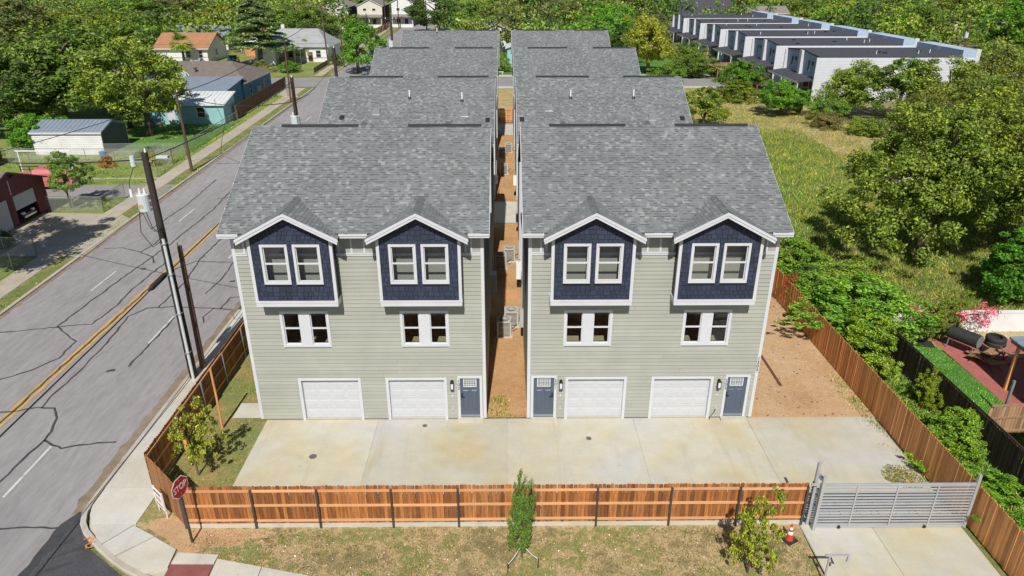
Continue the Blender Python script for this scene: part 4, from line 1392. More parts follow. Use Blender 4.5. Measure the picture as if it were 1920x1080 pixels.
pole('tall pale pole in front of the white house across the side street', -35.9, 150.1, 11.3, 0.15, 'pole', (-0.4, 0), -0.1, 0.9)
pole('short grey pole on the pavement by the white house', -32.2, 147.6, 7.5, 0.12, 'pole', (-0.2, 0))
pole('short dark pole behind the bright green roadside tree', -36.4, 198.6, 7.0, 0.13, 'poledark')
pole('dark pole with transformer beyond the third left-hand roof', -15.2, 100.5, 12.6, 0.17, 'poledark', (0, 0), -0.1, 0.8, (-0.15, 8.8, 0.36, 1.0))
pole('tall pole in front of the cream townhouses', -34.4, 244.0, 10.2, 0.16, 'poledark')
pole('second tall pole in front of the cream townhouses', -37.4, 236, 11.5, 0.16, 'poledark')
pl = pole('brown pole with crossarm and street lamp behind the last left-hand roof', -24.6, 236, 8.6, 0.2, 'pole', (0, 0), -0.1, 1.2, (-0.5, 6.6, 0.3, 0.9))
MB().tube([(0, 0, 2.8), (-2.2, -0.5, 4.3), (-4.2, -0.8, 5.0)], 0.06, 8).box(-4.9, -4.0, -1.0, -0.7, 4.95, 5.1).build('street_lamp_arm', 'galv', pl)
pole('slim brown pole behind the right end of the last left-hand roof', -11.4, 238, 6.6, 0.15, 'pole')
pole('leaning brown pole behind the third townhouse roof', 102.6, 209.5, 7.8, 0.18, 'pole', (1.0, 0), -0.1, None, (-0.5, 5.0, 0.3, 0.9))
pole('leaning dark pole at the far end of the nearest townhouse', 89.6, 144.1, 9.0, 0.18, 'pole', (-0.5, 0), -0.1, None, (-0.5, 6.2, 0.34, 0.9))
pl = pole('dark pole at the top right with a long lamp arm', 112.2, 169.8, 8.7, 0.18, 'pole', (0, 0), -0.1, None, (0.5, 6.6, 0.34, 0.9))
MB().tube([(0, 0, 3.0), (-2.6, 0, 4.6), (-5.0, 0, 5.1)], 0.07, 8).box(-5.7, -4.7, -0.2, 0.2, 5.05, 5.2).build('street_lamp_arm', 'galv', pl)
pole('thin pole behind the second row of townhouse roofs', 109.4, 268, 6.0, 0.16, 'pole')
pole('thin pole at the top edge above the townhouses', 104.5, 285, 9.0, 0.16, 'pole')
pole('leaning pole with white transformer among the trees, top left', -112.1, 219.8, 9.0, 0.2, 'pole', (-0.8, 0), -0.1, None, (-0.7, 6.0, 0.4, 1.2))


def line(label, pts, r=0.016, name='overhead_cable', mat='black', sag=0.35):
    P = [Vector(p) for p in pts]
    fine = []
    for a, b in zip(P[:-1], P[1:]):
        for i in range(12):
            u = i / 12
            fine.append(a.lerp(b, u) - Vector((0, 0, sag * 4 * u * (1 - u))))
    fine.append(P[-1])
    t = thing(name, label, 'cable', pts[0])
    q = Vector(pts[0])
    MB().tube([p - q for p in fine], r, 5).build('wire', mat, t)
    return t


t = line('black street cable with a splice sleeve passing the transformer pole', [(-16.15, 8, 4.75), (-15.7, 30.1, 5.5), (-15.5, 52.3, 6.4)], 0.028, sag=0.1)
MB().tube([(0.3, 21.0, 0.62), (0.33, 22.2, 0.68)], [0.13, 0.13], 12).tube([(0.29, 20.7, 0.6), (0.3, 21.0, 0.62)], [0.04, 0.13], 12).tube([(0.33, 22.2, 0.68), (0.34, 22.5, 0.7)], [0.13, 0.04], 12).build('splice_sleeve', 'rubber', t)
line('upper street cable between the tall pole and the second dark pole', [(-15.5, 30.1, 10.9), (-15.3, 52.4, 10.9)], 0.025)
line('cable from the tall pole over the maroon garage', [(-15.55, 30.1, 10.9), (-40, 44, 8.2)], 0.028, sag=0.5)
line('low service cable across the yards to the brown verge pole', [(-46, 52, 4.2), (-31, 68.8, 7.3), (-15.3, 52.4, 9.5)], 0.03, sag=0.6)
line('service cable from the verge pole to the turquoise house', [(-31, 68.8, 7.2), (-37.5, 93, 3.4)], 0.03, sag=0.4)
line('long cable from the verge pole up the street', [(-31.1, 68.8, 7.4), (-31.6, 107, 8.8), (-36.2, 150, 10.9)], 0.04, sag=0.7)
line('cable crossing the street above the cedar', [(-120, 150, 10.5), (-36.2, 150, 11), (-15.2, 100.5, 12.2)], 0.05, sag=0.9)
line('lower cable across the lawns in front of the white house', [(-120, 149.6, 7), (-36.0, 150, 7.4), (-15.2, 100.5, 8.5)], 0.045, sag=0.8)

line('far cable over the trees behind the left-hand row', [(-130, 232, 10), (-37.4, 236, 11), (-24.6, 236, 8.2), (-11.4, 238, 6.4)], 0.06, sag=0.8)
line('cable between the leaning poles at the top right', [(102.8, 209.5, 7.2), (89.3, 144.1, 8.6)], 0.05, sag=0.6)
line('second cable from the leaning pole towards the right edge', [(89.3, 144.1, 8.4), (112.2, 169.8, 8.3), (190, 200, 9)], 0.05, sag=0.7)

# ------------------------------------------------------------------ condensers and boxes in the passage


def condenser(label, x, y, s=0.76, h=0.95):
    t = thing('air_conditioner', label, 'condenser', (x, y, -0.02))
    k = s / 2
    oc = [(-k + 0.06, -k), (k - 0.06, -k), (k, -k + 0.06), (k, k - 0.06), (k - 0.06, k), (-k + 0.06, k), (-k, k - 0.06), (-k, -k + 0.06)]
    MB().box(-k - 0.08, k + 0.08, -k - 0.08, k + 0.08, -0.03, 0.06).build('pad', 'walk', t)
    MB().prism([(a * 0.95, b * 0.95) for a, b in oc], 'z', 0.06, h - 0.08).build('coil', 'acdark', t)
    for i in range(9):
        z = 0.14 + i * (h - 0.26) / 9
        MB().prism(oc, 'z', z, z + 0.022).build('louvre', 'ac', t)
    for sx in (-1, 1):
        for sy in (-1, 1):
            MB().box(sx * (k - 0.03) - 0.045, sx * (k - 0.03) + 0.045, sy * (k - 0.03) - 0.045, sy * (k - 0.03) + 0.045, 0.06, h).build('corner_post', 'ac', t)
    MB().prism(oc, 'z', h - 0.08, h).build('top_panel', 'ac', t)
    MB().cyl(0, 0, h, h + 0.012, k * 0.78, n=20).build('fan_well', 'acdark', t)
    mb = MB()
    for i in range(12):
        a = math.pi * i / 12
        mb.bar((-k * 0.78 * math.cos(a), -k * 0.78 * math.sin(a), h + 0.03), (k * 0.78 * math.cos(a), k * 0.78 * math.sin(a), h + 0.03), 0.012)
    mb.build('fan_guard', 'ac', t)
    MB().cyl(0, 0, h + 0.03, h + 0.06, 0.11, n=12).build('fan_hub', 'ac', t)
    MB().tube([(k, 0.1, 0.35), (k + 0.12, 0.15, 0.3), (k + 0.3, 0.2, 0.5)], 0.03, 6).build('line_set', 'black', t)


condenser('nearest air conditioner condenser in the passage, on the left', -0.12, 34.5)
condenser('second air conditioner condenser in the passage, on the right', 0.28, 35.7)
condenser('third condenser in the passage, dark-sided and on the left', -0.36, 44.1)
condenser('fourth condenser in the passage, beside the third', 0.22, 45.3)
condenser('fifth condenser in the passage, past the concrete strip', -0.2, 67.6)
condenser('sixth condenser in the passage, far left', -0.42, 74.2)
condenser('farthest condenser in the passage, on the right', 0.3, 76.4)


def wall_box(label, x, y, z, w, d, h, mat='acgrey', name='meter_box'):
    t = thing(name, label, 'meter box', (x, y, z))
    s = 1 if x < 0 else -1
    MB().box(0 if s > 0 else -d, d if s > 0 else 0, -w / 2, w / 2, 0, h).build('cabinet', mat, t)
    a, b = sorted((s * d, s * (d + 0.015)))
    MB().box(a, b, -w / 2 + 0.04, w / 2 - 0.04, 0.05, h - 0.05).build('cover', 'galv', t)
    MB().tube([(s * d * 0.5, 0, h), (s * d * 0.5, 0, h + 1.4)], 0.03, 8).build('conduit', 'acgrey', t)


wall_box('white electrical box on the right wall beside the yellow pad', 0.9, 40.2, 0.9, 0.6, 0.28, 1.0, 'signwhite')
wall_box('grey electrical box on the left wall behind the first condensers', -0.9, 38.6, 0.7, 0.7, 0.3, 1.2)
wall_box('grey box on the right wall near the first condensers', 0.9, 33.6, 1.0, 0.5, 0.16, 0.9)
wall_box('black meter box on the right wall between the second houses', 0.9, 50.4, 1.0, 0.4, 0.16, 0.6, 'black')
wall_box('white box over the concrete strip on the right wall', 0.9, 59.5, 1.2, 0.5, 0.25, 0.8, 'signwhite')
wall_box('white lamp box over the concrete strip on the left wall', -0.9, 58.9, 1.5, 0.35, 0.2, 0.6, 'signwhite')
t = thing('equipment_pad', 'yellowish equipment pad on the passage floor', 'pad', (0.25, 39.7, -0.02))
MB().box(-0.45, 0.45, -0.6, 0.6, 0, 0.05).build('board', 'cedarrail', t)
t = thing('downspout', 'white downspout on the right-hand house corner in the passage', 'downspout', (0.86, 42.0, 0))
MB().box(-0.04, 0.04, -0.04, 0.04, 0.1, 8.8).build('pipe', 'white', t)
t = thing('kerb_inlet', 'dark storm drain grate in the kerb behind the fence', 'drain', (-15.72, 38.1, 0.024))
MB().box(-0.13, 0.3, -0.45, 0.45, 0, 0.01).build('grate', 'acdark', t)
t = thing('extension_lead', 'grey lead plugged into the outlet by the right-hand door', 'lead', (CR + 3.36, 26.42, 0))
MB().tube([(0, -0.01, 0.5), (-0.06, -0.06, 0.35), (-0.22, -0.05, 0.12), (-0.24, -0.1, 0.0)], 0.018, 6).build('cord', 'steeldark', t)


# ------------------------------------------------------------------ vegetation
def leaf_quads(rng, pos, nrm, size):
    n = len(pos)
    nrm = nrm / (np.linalg.norm(nrm, axis=1, keepdims=True) + 1e-6)
    t = np.cross(nrm, rng.normal(size=(n, 3)))
    t /= np.linalg.norm(t, axis=1, keepdims=True) + 1e-6
    b = np.cross(nrm, t)
    s = size * (0.6 + 0.8 * rng.random((n, 1)))
    t, b = t * s, b * s * 0.5
    out = np.empty((n, 4, 3))
    out[:, 0], out[:, 1], out[:, 2], out[:, 3] = pos - t, pos + b - t * 0.1, pos + t, pos - b - t * 0.1
    return out.reshape(-1, 3)


def crown_points(rng, nc, nl, shell=0.45, rc=(0.10, 0.24), lump=0.25, zmin=-0.8, inner=0.0):
    d = rng.normal(size=(nc, 3))
    d /= np.linalg.norm(d, axis=1, keepdims=True)
    k = rng.normal(size=(6, 3)) * 2.2
    ph = rng.random(6) * 6.28
    lum = 1 + lump * np.cos(d @ k.T + ph).sum(1) / 2.4
    r = (shell + (1 - shell) * rng.random(nc) ** 0.5) * lum
    c = d * r[:, None]
    c[:, 2] = np.maximum(c[:, 2], zmin + 0.25 * rng.random(nc))
    cr = rc[0] + (rc[1] - rc[0]) * rng.random(nc)
    i = np.repeat(np.arange(nc), nl)
    o = rng.normal(size=(nc * nl, 3))
    o /= np.linalg.norm(o, axis=1, keepdims=True)
    o *= (rng.random((nc * nl, 1)) ** 0.45)
    pos = c[i] + o * cr[i][:, None] * np.array([1.05, 1.05, 0.9])
    nrm = o * 0.6 + d[i] * 0.45 + rng.normal(size=(nc * nl, 3)) * 0.8 + np.array([0, -0.1, 0.25])
    return pos, nrm


def crown_mesh(name, seed, nc, nl, leaf, **kw):
    rng = np.random.default_rng(seed)
    pos, nrm = crown_points(rng, nc, nl, **kw)
    return np_mesh(name, leaf_quads(rng, pos, nrm, leaf), 4, 'leaf')


CROWN = {
    'A': crown_mesh('crown', 1, 125, 165, 0.033, lump=0.36, rc=(0.1, 0.22)),
    'B': crown_mesh('crown', 2, 105, 190, 0.033, lump=0.44, rc=(0.1, 0.26)),
    'C': crown_mesh('crown', 3, 150, 135, 0.033, lump=0.5, rc=(0.08, 0.2)),
    'D': crown_mesh('crown', 4, 150, 130, 0.036, lump=0.3, shell=0.6),
}
CROWN_FINE = {
    'P': crown_mesh('crown', 11, 300, 200, 0.0195, lump=0.46, rc=(0.07, 0.155), shell=0.36),
    'Q': crown_mesh('crown', 12, 270, 210, 0.0195, lump=0.52, rc=(0.07, 0.165), shell=0.36),
    'S': crown_mesh('crown', 13, 260, 110, 0.034, lump=0.3, rc=(0.08, 0.2), shell=0.3),
    'T': crown_mesh('crown', 14, 200, 110, 0.036, lump=0.45, rc=(0.08, 0.2), shell=0.3),
    'Y': crown_mesh('crown', 15, 85, 60, 0.055, lump=0.5, rc=(0.08, 0.22), shell=0.25),
}
LEAFC = dict(dk=(0.058, 0.092, 0.025), md=(0.10, 0.145, 0.030), yg=(0.135, 0.17, 0.030), yl=(0.20, 0.205, 0.030), br=(0.085, 0.185, 0.020), ol=(0.105, 0.112, 0.045))


def trunk_mesh(seed, h, r, cr, cz, ca, limbs=7, mat='bark'):
    """tapered trunk with limbs reaching into a crown of half-width cr, centre height cz, half-height ca"""
    q = random.Random(seed)
    mb = MB()
    top = cz + ca * 0.1
    bx, by = q.uniform(-0.1, 0.1) * cr, q.uniform(-0.1, 0.1) * cr
    mb.tube([(0, 0, 0), (bx * 0.3, by * 0.3, top * 0.4), (bx, by, top)], [r * 1.3, r, r * 0.5], 8)
    for k in range(limbs):
        a = 2 * math.pi * (k + q.random() * 0.6) / limbs
        z0 = q.uniform(0.35, 0.95) * top
        L = cr * q.uniform(0.4, 0.62)
        e = (math.cos(a) * L, math.sin(a) * L, min(cz + ca * 0.7, z0 + q.uniform(0.2, 0.7) * ca + L * 0.3))
        mid = (e[0] * 0.45, e[1] * 0.45, z0 + (e[2] - z0) * 0.6)
        mb.tube([(bx * 0.5, by * 0.5, z0), mid, e], [r * 0.5, r * 0.33, r * 0.12], 6)
    return mb.mesh('trunk', mat)


def tree(label, x, y, h, cr, crown, col, seed=0, low=0.2, z=-0.1, name='tree', cat='tree', group=None, limbs=7, trunk_r=None, squash=1.0):
    t = thing(name, label, cat, (x, y, z), 0, group)
    h -= z
    c0 = low * h
    ca = (h - c0) / 2
    cz = c0 + ca
    r = trunk_r or max(0.05, 0.035 * cr + 0.012 * h)
    link('trunk', trunk_mesh(seed, h, r, cr, cz, ca, limbs), t)
    q = random.Random(seed * 7 + 1)
    v = q.uniform(0.88, 1.12)
    link('crown', crown, t, (0, 0, cz), (0, 0, q.uniform(0, 6.28)), (cr, cr * squash, ca * 1.02), color=[c * v for c in col])
    return t


TREES = [
    (-59.1,86.2,9.5,6.0,'A','dk','huge dark green tree at the left edge behind the round bush'),
    (-56.2,91.8,12.6,7.6,'B','md','broad green tree between the left edge and the turquoise house'),
    (-55.8,101.8,11.1,7.0,'C','yg','tall yellow-green tree behind the grey-roofed shed'),
    (-42.5,85.0,10.8,5.5,'A','yg','golden green tree with its trunk on the turquoise house lawn'),
    (-97.2,152.4,12.0,9.2,'C','ol','dull olive tree rising at the far top left corner'),
    (-90.6,161.4,11.3,8.6,'B','yg','yellowish tree far behind the broad green tree, top left'),
    (-94.6,196.3,11.1,9.0,'A','md','green tree beyond the leaning pole with a white transformer, top left'),
    (-95.9,225.0,11.2,8.7,'B','ol','olive tree behind the house with the orange-brown roof'),
    (-76.2,203.3,9.0,6.4,'C','yl','bright yellow-green tree left of the layered cedar'),
    (-95.5,244.8,10.8,7.7,'A','dk','dark tree behind the yellow-green tree beside the cedar'),
    (-50.0,180.4,11.0,7.6,'B','md','dense green tree behind the grey-roofed white house, nearest the cedar'),
    (-44.0,175.6,10.0,6.0,'A','md','large green tree right behind the thin tall street pole'),
    (-27.8,139.1,9.3,4.2,'C','br','bright green tree overhanging the pavement by the white house'),
    (-40.5,205.8,6.5,2.6,'B','ol','greyish half-bare tree in front of the dark-walled townhouses'),
    (-43.4,159.1,4.5,3.0,'C','yl','small yellow-green tree in front of the grey-roofed white house'),
    (-20.0,224.3,10.9,9.3,'A','dk','round dark evergreen behind the last left-hand roof'),
    (-4.8,207.3,10.9,6.6,'B','md','tree seen above the gap between the two rows of grey roofs'),
    (-1.6,182.3,5.2,2.2,'C','dk','small dark tree between the far house and the gap'),
    (6.1,227.8,10.8,8.0,'A','ol','olive tree behind the last right-hand roof, nearest the gap'),
    (16.3,224.0,10.6,7.9,'B','ol','grey-green tree behind the middle of the last right-hand roof'),
    (18.6,176.2,7.1,3.1,'C','yg','pale green shrub tree at the back corner of the last right-hand roof'),
    (23.6,170.6,10.5,6.0,'A','br','bright green round tree right of the last grey roof'),
    (24.1,153.0,7.1,3.8,'C','dk','dark green lower tree under the bright green round tree'),
    (26.9,138.6,10.7,4.3,'B','yl','yellow-leaved tree in front of the white townhouses'),
    (43.6,259.5,10.2,8.2,'B','ol','olive tree behind the bright green round tree'),
    (35.0,170.5,7.0,2.6,'A','ol','olive tree right behind the yellow-leaved tree'),
    (24.6,88.5,4.9,3.0,'C','yg','feathery yellow-green shrub beside the second right-hand roof'),
    (37.3,116.2,4.9,3.0,'A','br','round bright green bush at the end of the dark lot fence'),
    (41.2,119.9,3.6,2.1,'B','ol','thin grey-green tree by the townhouse porches'),
    (35.9,144.6,5.0,3.1,'B','md','green bush at the far end of the vacant lot'),
    (37.2,97.0,4.6,3.2,'A','br','bright leafy bush below the nearest townhouse porch'),
    (46.1,97.0,7.3,3.9,'B','yg','airy green tree against the white end wall of the nearest townhouse'),
    (51.2,93.3,7.6,4.8,'C','md','green tree hiding the middle of the nearest white end wall'),
    (55.8,90.8,8.1,5.0,'A','yg','green tree hiding the right of the nearest white end wall'),
    (76.3,111.8,8.6,4.8,'B','yg','yellow-green tree below the leaning poles, right edge'),
    (110.8,159.6,12.3,7.3,'A','br','bright green tree at the top right corner'),
    (135.0,223.0,10.3,8.6,'C','yg','yellow-green tree left of the street pole, top right'),
    (101.5,181.4,10.9,5.8,'B','md','tall green tree behind the far ends of the townhouses'),
    (102.3,223.3,8.6,7.1,'A','yl','golden tree behind the second townhouse roof'),
    (108.0,258.9,9.3,8.2,'B','md','green tree behind the third townhouse roof'),
    (90.7,277.2,9.8,9.7,'C','yg','green tree right of the tall white house at the back'),
    (125.2,247.2,10.4,8.7,'C','md','green tree between the street pole and the pinkish house'),
    (165.8,258.4,10.2,9.0,'B','yg','pale green tree beyond the leaning poles'),
    (96.0,314.7,7.4,3.3,'A','br','small green tree in front of the tall white house at the back'),
]
for i, (x, y, h, r, cr, col, lab) in enumerate(TREES):
    tree(lab, x, y, max(h, 2.5), r * 1.08, CROWN[cr], LEAFC[col], seed=100 + i, low=0.16, group=None)

# trees on the right, close by
tree('large spreading pecan tree with yellowing leaves beyond the right fence', 28.2, 44.5, 11.2, 5.9, CROWN_FINE['P'], (0.118, 0.152, 0.026), seed=3, low=0.1, limbs=11, trunk_r=0.34)
tree('second spreading pecan tree, golden green, cut by the right edge', 37.4, 47.0, 11.6, 6.6, CROWN_FINE['Q'], (0.142, 0.165, 0.027), seed=4, low=0.12, limbs=11, trunk_r=0.34)
tree('pecan tree behind the two big ones, darker green', 39.5, 58.5, 11.0, 6.0, CROWN_FINE['P'], (0.11, 0.14, 0.027), seed=5, low=0.12, limbs=9, trunk_r=0.3)
tree('yellow-green tree farther back at the right edge, below the townhouse wall', 48.0, 67.0, 10.2, 6.5, CROWN_FINE['Q'], (0.145, 0.160, 0.028), seed=6, low=0.1, limbs=9, trunk_r=0.3)
tree('tall golden tree at the far right edge in the middle distance', 60.0, 78.0, 9.8, 6.5, CROWN_FINE['P'], (0.155, 0.16, 0.027), seed=7, low=0.1)
tree('leafy green tree in the scrub beyond the vacant lot', 47.5, 77.0, 6.6, 4.6, CROWN_FINE['Q'], (0.135, 0.140, 0.036), seed=8, low=0.05)
tree('dull green tree behind the scrub and in front of the townhouse trees', 52, 84, 7.6, 5.0, CROWN['B'], (0.12, 0.14, 0.03), seed=9, low=0.05)
tree('grey-green tree among the scrub at the right, in the middle distance', 66, 96, 8.6, 5.4, CROWN['A'], (0.13, 0.14, 0.04), seed=10, low=0.08)
tree('olive tree at the right edge beyond the golden tree', 76, 92, 8.0, 5.6, CROWN['C'], (0.15, 0.15, 0.035), seed=12, low=0.08)
tree('dense dark leafy tree at the right edge behind the white garden wall', 31.8, 39.0, 4.3, 3.0, CROWN_FINE['S'], (0.06, 0.15, 0.018), seed=13, low=0.02)

# bare grey branches in the big pecan
t = thing('dead_branch', 'bare grey dead branch sticking out of the pecan crown', 'branch', (24.6, 42.2, 6.3))
q = random.Random(5)
mb = MB()


def twig(p, d, L, r, n):
    e = p + d * L
    mb.tube([p, p.lerp(e, 0.5) + Vector((q.uniform(-0.1, 0.1), q.uniform(-0.1, 0.1), q.uniform(-0.05, 0.1))), e], [r, r * 0.8, r * 0.5], 5)
    if n:
        for k in range(3):
            twig(p.lerp(e, q.uniform(0.4, 1)), (d + Vector((q.uniform(-0.7, 0.7), q.uniform(-0.6, 0.6), q.uniform(-0.5, 0.5)))).normalized(), L * 0.6, r * 0.55, n - 1)


twig(Vector((0.8, 0.8, 0.1)), Vector((-0.85, -0.45, -0.1)).normalized(), 1.5, 0.05, 3)
mb.build('branch', 'barkpale', t)

# shrubs and vines along the right-hand fence
tree('big glossy green shrub leaning over the right fence', 18.9, 34.4, 3.2, 2.4, CROWN_FINE['S'], (0.12, 0.215, 0.03), seed=21, low=0.0, name='shrub', cat='shrub', squash=1.5)
tree('bright yellow-green shrub below the big one, between the two fences', 18.3, 31.0, 2.3, 1.25, CROWN_FINE['T'], (0.18, 0.24, 0.03), seed=22, low=0.0, name='shrub', cat='shrub', squash=1.2)
tree('creeper mound at the far end of the right fence beside the house corner', 18.6, 43.2, 2.1, 2.5, CROWN_FINE['S'], (0.14, 0.215, 0.03), seed=23, low=0.0, name='shrub', cat='shrub', squash=1.5)
tree('creeper mound in front of the pecan shade', 21.0, 40.2, 1.5, 2.6, CROWN_FINE['T'], (0.16, 0.215, 0.035), seed=24, low=0.0, name='shrub', cat='shrub')
tree('dark green weed clump behind the fence corner', 18.4, 39.3, 1.8, 1.3, CROWN_FINE['S'], (0.055, 0.105, 0.025), seed=25, low=0.0, name='shrub', cat='shrub')
tree('low vine clump in the middle of the fence strip', 19.3, 27.3, 1.6, 0.6, CROWN_FINE['T'], (0.17, 0.21, 0.025), seed=26, low=0.0, name='shrub', cat='shrub')
tree('light green vine heap over the dark fence near the gate', 18.8, 24.2, 1.7, 1.1, CROWN_FINE['S'], (0.15, 0.24, 0.028), seed=27, low=0.0, name='shrub', cat='shrub', squash=1.2)
tree('vine patch nearest the gate behind the right fence', 17.9, 21.4, 1.1, 1.0, CROWN_FINE['T'], (0.12, 0.21, 0.022), seed=28, low=0.0, name='shrub', cat='shrub', squash=1.7)
tree('vine patch at the bottom right corner behind the fence', 17.9, 18.6, 1.2, 1.0, CROWN_FINE['S'], (0.10, 0.20, 0.022), seed=29, low=0.0, name='shrub', cat='shrub', squash=1.5)
tree('leafy creeper tangle just behind the fence beside the big glossy shrub', 17.9, 37.2, 2.3, 1.5, CROWN_FINE['S'], (0.13, 0.215, 0.03), seed=44, low=0.0, name='shrub', cat='shrub', squash=1.2)
tree('creeper tangle right of the big glossy shrub towards the garden wall', 21.3, 36.4, 1.8, 1.7, CROWN_FINE['T'], (0.15, 0.215, 0.03), seed=45, low=0.0, name='shrub', cat='shrub')
tree('vine sprays hanging over the fence below the big glossy shrub', 16.75, 33.2, 2.2, 0.75, CROWN_FINE['Y'], (0.12, 0.21, 0.028), seed=46, low=0.45, name='shrub', cat='shrub', squash=2.2)
tree('small red-leaved creeper hanging at the far end of the right fence', 16.75, 37.6, 2.0, 0.5, CROWN_FINE['T'], (0.30, 0.055, 0.03), seed=30, low=0.5, name='shrub', cat='shrub')
bg = tree('bougainvillea with pink blossom spilling over the white garden wall', 24.3, 34.65, 1.8, 3.0, CROWN_FINE['S'], (0.12, 0.15, 0.028), seed=31, low=0.12, name='flowering_shrub', cat='shrub', squash=0.3)
rng = np.random.default_rng(9)
pp = rng.uniform(-1, 1, size=(34, 3)) * np.array([2.7, 0.3, 0.55]) + np.array([0, -0.65, 1.35])
pos = np.repeat(pp, 26, 0) + rng.normal(size=(34 * 26, 3)) * 0.12
link('blossom', np_mesh('blossom', leaf_quads(rng, pos, rng.normal(size=pos.shape) + np.array([0, -0.6, 0.8]), 0.06), 4, 'leaf'), bg, color=(0.50, 0.09, 0.17))
tree('brownish weed clump on the vacant lot below the dark fence', 40.2, 89, 1.9, 2.2, CROWN['B'], (0.17, 0.14, 0.06), seed=34, low=0.0, name='shrub', cat='shrub')
tree('green weed clump on the vacant lot by the fence end', 42.2, 94, 2.6, 2.5, CROWN['A'], (0.10, 0.19, 0.03), seed=35, low=0.0, name='shrub', cat='shrub')
tree('tall light green weed clump in the middle of the scrub', 43.5, 85, 1.8, 2.2, CROWN['D'], (0.15, 0.2, 0.03), seed=36, low=0.0, name='shrub', cat='shrub')
tree('bushy growth along the lot fence near the townhouses', 35.0, 110, 2.6, 3.0, CROWN['C'], (0.14, 0.18, 0.03), seed=37, low=0.0, name='shrub', cat='shrub', squash=2.0)
tree('bright green bush at the back of the vacant lot near the roofs', 28, 127, 3.2, 3.4, CROWN['A'], (0.12, 0.19, 0.025), seed=38, low=0.0, name='shrub', cat='shrub')
tree('low green thicket at the back of the vacant lot, farther right', 34.0, 133, 4.0, 3.8, CROWN['B'], (0.11, 0.16, 0.03), seed=39, low=0.0, name='shrub', cat='shrub')

# young trees in front
tree('young leafy tree inside the corner fence, casting a dark shadow', -12.3, 22.75, 3.1, 0.82, CROWN_FINE['Y'], (0.17, 0.175, 0.032), seed=41, low=0.25, z=-0.03, name='young_tree', trunk_r=0.035, limbs=6)
tree('young round tree with light leaves in front of the fence near the cone', 8.05, 17.6, 2.95, 0.74, CROWN_FINE['Y'], (0.19, 0.205, 0.03), seed=42, low=0.12, z=-0.03, name='young_tree', trunk_r=0.035, limbs=6)
t = tree('slender young evergreen tied to stakes in front of the fence', 0.5, 18.35, 2.95, 0.47, CROWN_FINE['T'], (0.095, 0.145, 0.038), seed=43, low=0.14, z=-0.03, name='young_tree', trunk_r=0.03, limbs=8)
for lab, x, y in (('left stake of the tied young evergreen', 0.02, 17.62), ('right stake of the tied young evergreen', 1.04, 17.85)):
    s = thing('tree_stake', lab, 'stake', (x, y, -0.03))
    MB().cyl(0, 0, 0, 0.42, 0.018, n=8).build('shaft', 'black', s)
    dx, dy = 0.5 - x, 18.2 - y
    MB().tube([(0, 0, 0.4), (dx * 0.35, dy * 0.35, 0.45), (dx * 0.8, dy * 0.8, 0.62), (dx, dy, 0.75)], 0.012, 6).build('tie_rope', 'caming', s)

# left side
tree('round bright green bush left of the grey-roofed shed', -51.4, 78.2, 3.7, 2.9, CROWN['D'], (0.075, 0.175, 0.02), seed=51, low=0.0, name='shrub', cat='shrub')
tree('small airy tree in front of the red covered pickup', -36.6, 57.4, 4.6, 1.7, CROWN['C'], (0.10, 0.16, 0.04), seed=52, low=0.35, name='young_tree', trunk_r=0.06)
tree('spiky yellowish plant by the chain-link fence beside the pole', -36.0, 71.4, 1.2, 0.8, CROWN['B'], (0.30, 0.26, 0.05), seed=53, low=0.0, name='shrub', cat='shrub')
tree('orange-brown dead shrub along the chain-link fence', -40.3, 71.0, 1.0, 0.8, CROWN['C'], (0.36, 0.17, 0.06), seed=54, low=0.0, name='shrub', cat='shrub')
tree('creeper hedge along the chain-link fence beside the shed', -38.5, 75.6, 0.9, 1.6, CROWN['B'], (0.09, 0.16, 0.03), seed=55, low=0.0, name='shrub', cat='shrub', squash=0.35)
tree('dark little bush on the shaded apron behind the chain-link gate', -36.0, 48.0, 1.4, 0.7, CROWN['A'], (0.05, 0.08, 0.03), seed=56, low=0.0, name='shrub', cat='shrub')
tree('low dark bush at the left edge beside the maroon garage', -38.6, 46.5, 1.6, 1.1, CROWN['A'], (0.05, 0.10, 0.025), seed=57, low=0.0, name='shrub', cat='shrub')
tree('shade tree beyond the left edge over the apron', -35.2, 39.5, 14.5, 4.8, CROWN['A'], LEAFC['md'], seed=58, low=0.45)
tree('round green bush on the lawn in front of the white house', -41.0, 140.0, 2.0, 2.0, CROWN['D'], (0.09, 0.18, 0.03), seed=59, low=0.0, name='shrub', cat='shrub')
tree('brownish shrub left of the small yellow-green tree', -46.5, 141.5, 2.0, 2.0, CROWN['C'], (0.17, 0.17, 0.06), seed=60, low=0.0, name='shrub', cat='shrub')
tree('hedge along the picket fence by the white house pavement', -34.9, 152.5, 2.2, 1.1, CROWN['B'], (0.12, 0.13, 0.03), seed=61, low=0.0, name='shrub', cat='shrub', squash=4)
tree('small tree glimpsed through the far end of the passage', -1.1, 140.5, 3.6, 2.0, CROWN['A'], (0.11, 0.16, 0.03), seed=62, low=0.0, name='shrub', cat='shrub')
tree('green shrub beside the dark blue pickup', -50.5, 172.5, 5.0, 4.0, CROWN['D'], (0.05, 0.12, 0.025), seed=63, low=0.0, name='shrub', cat='shrub')

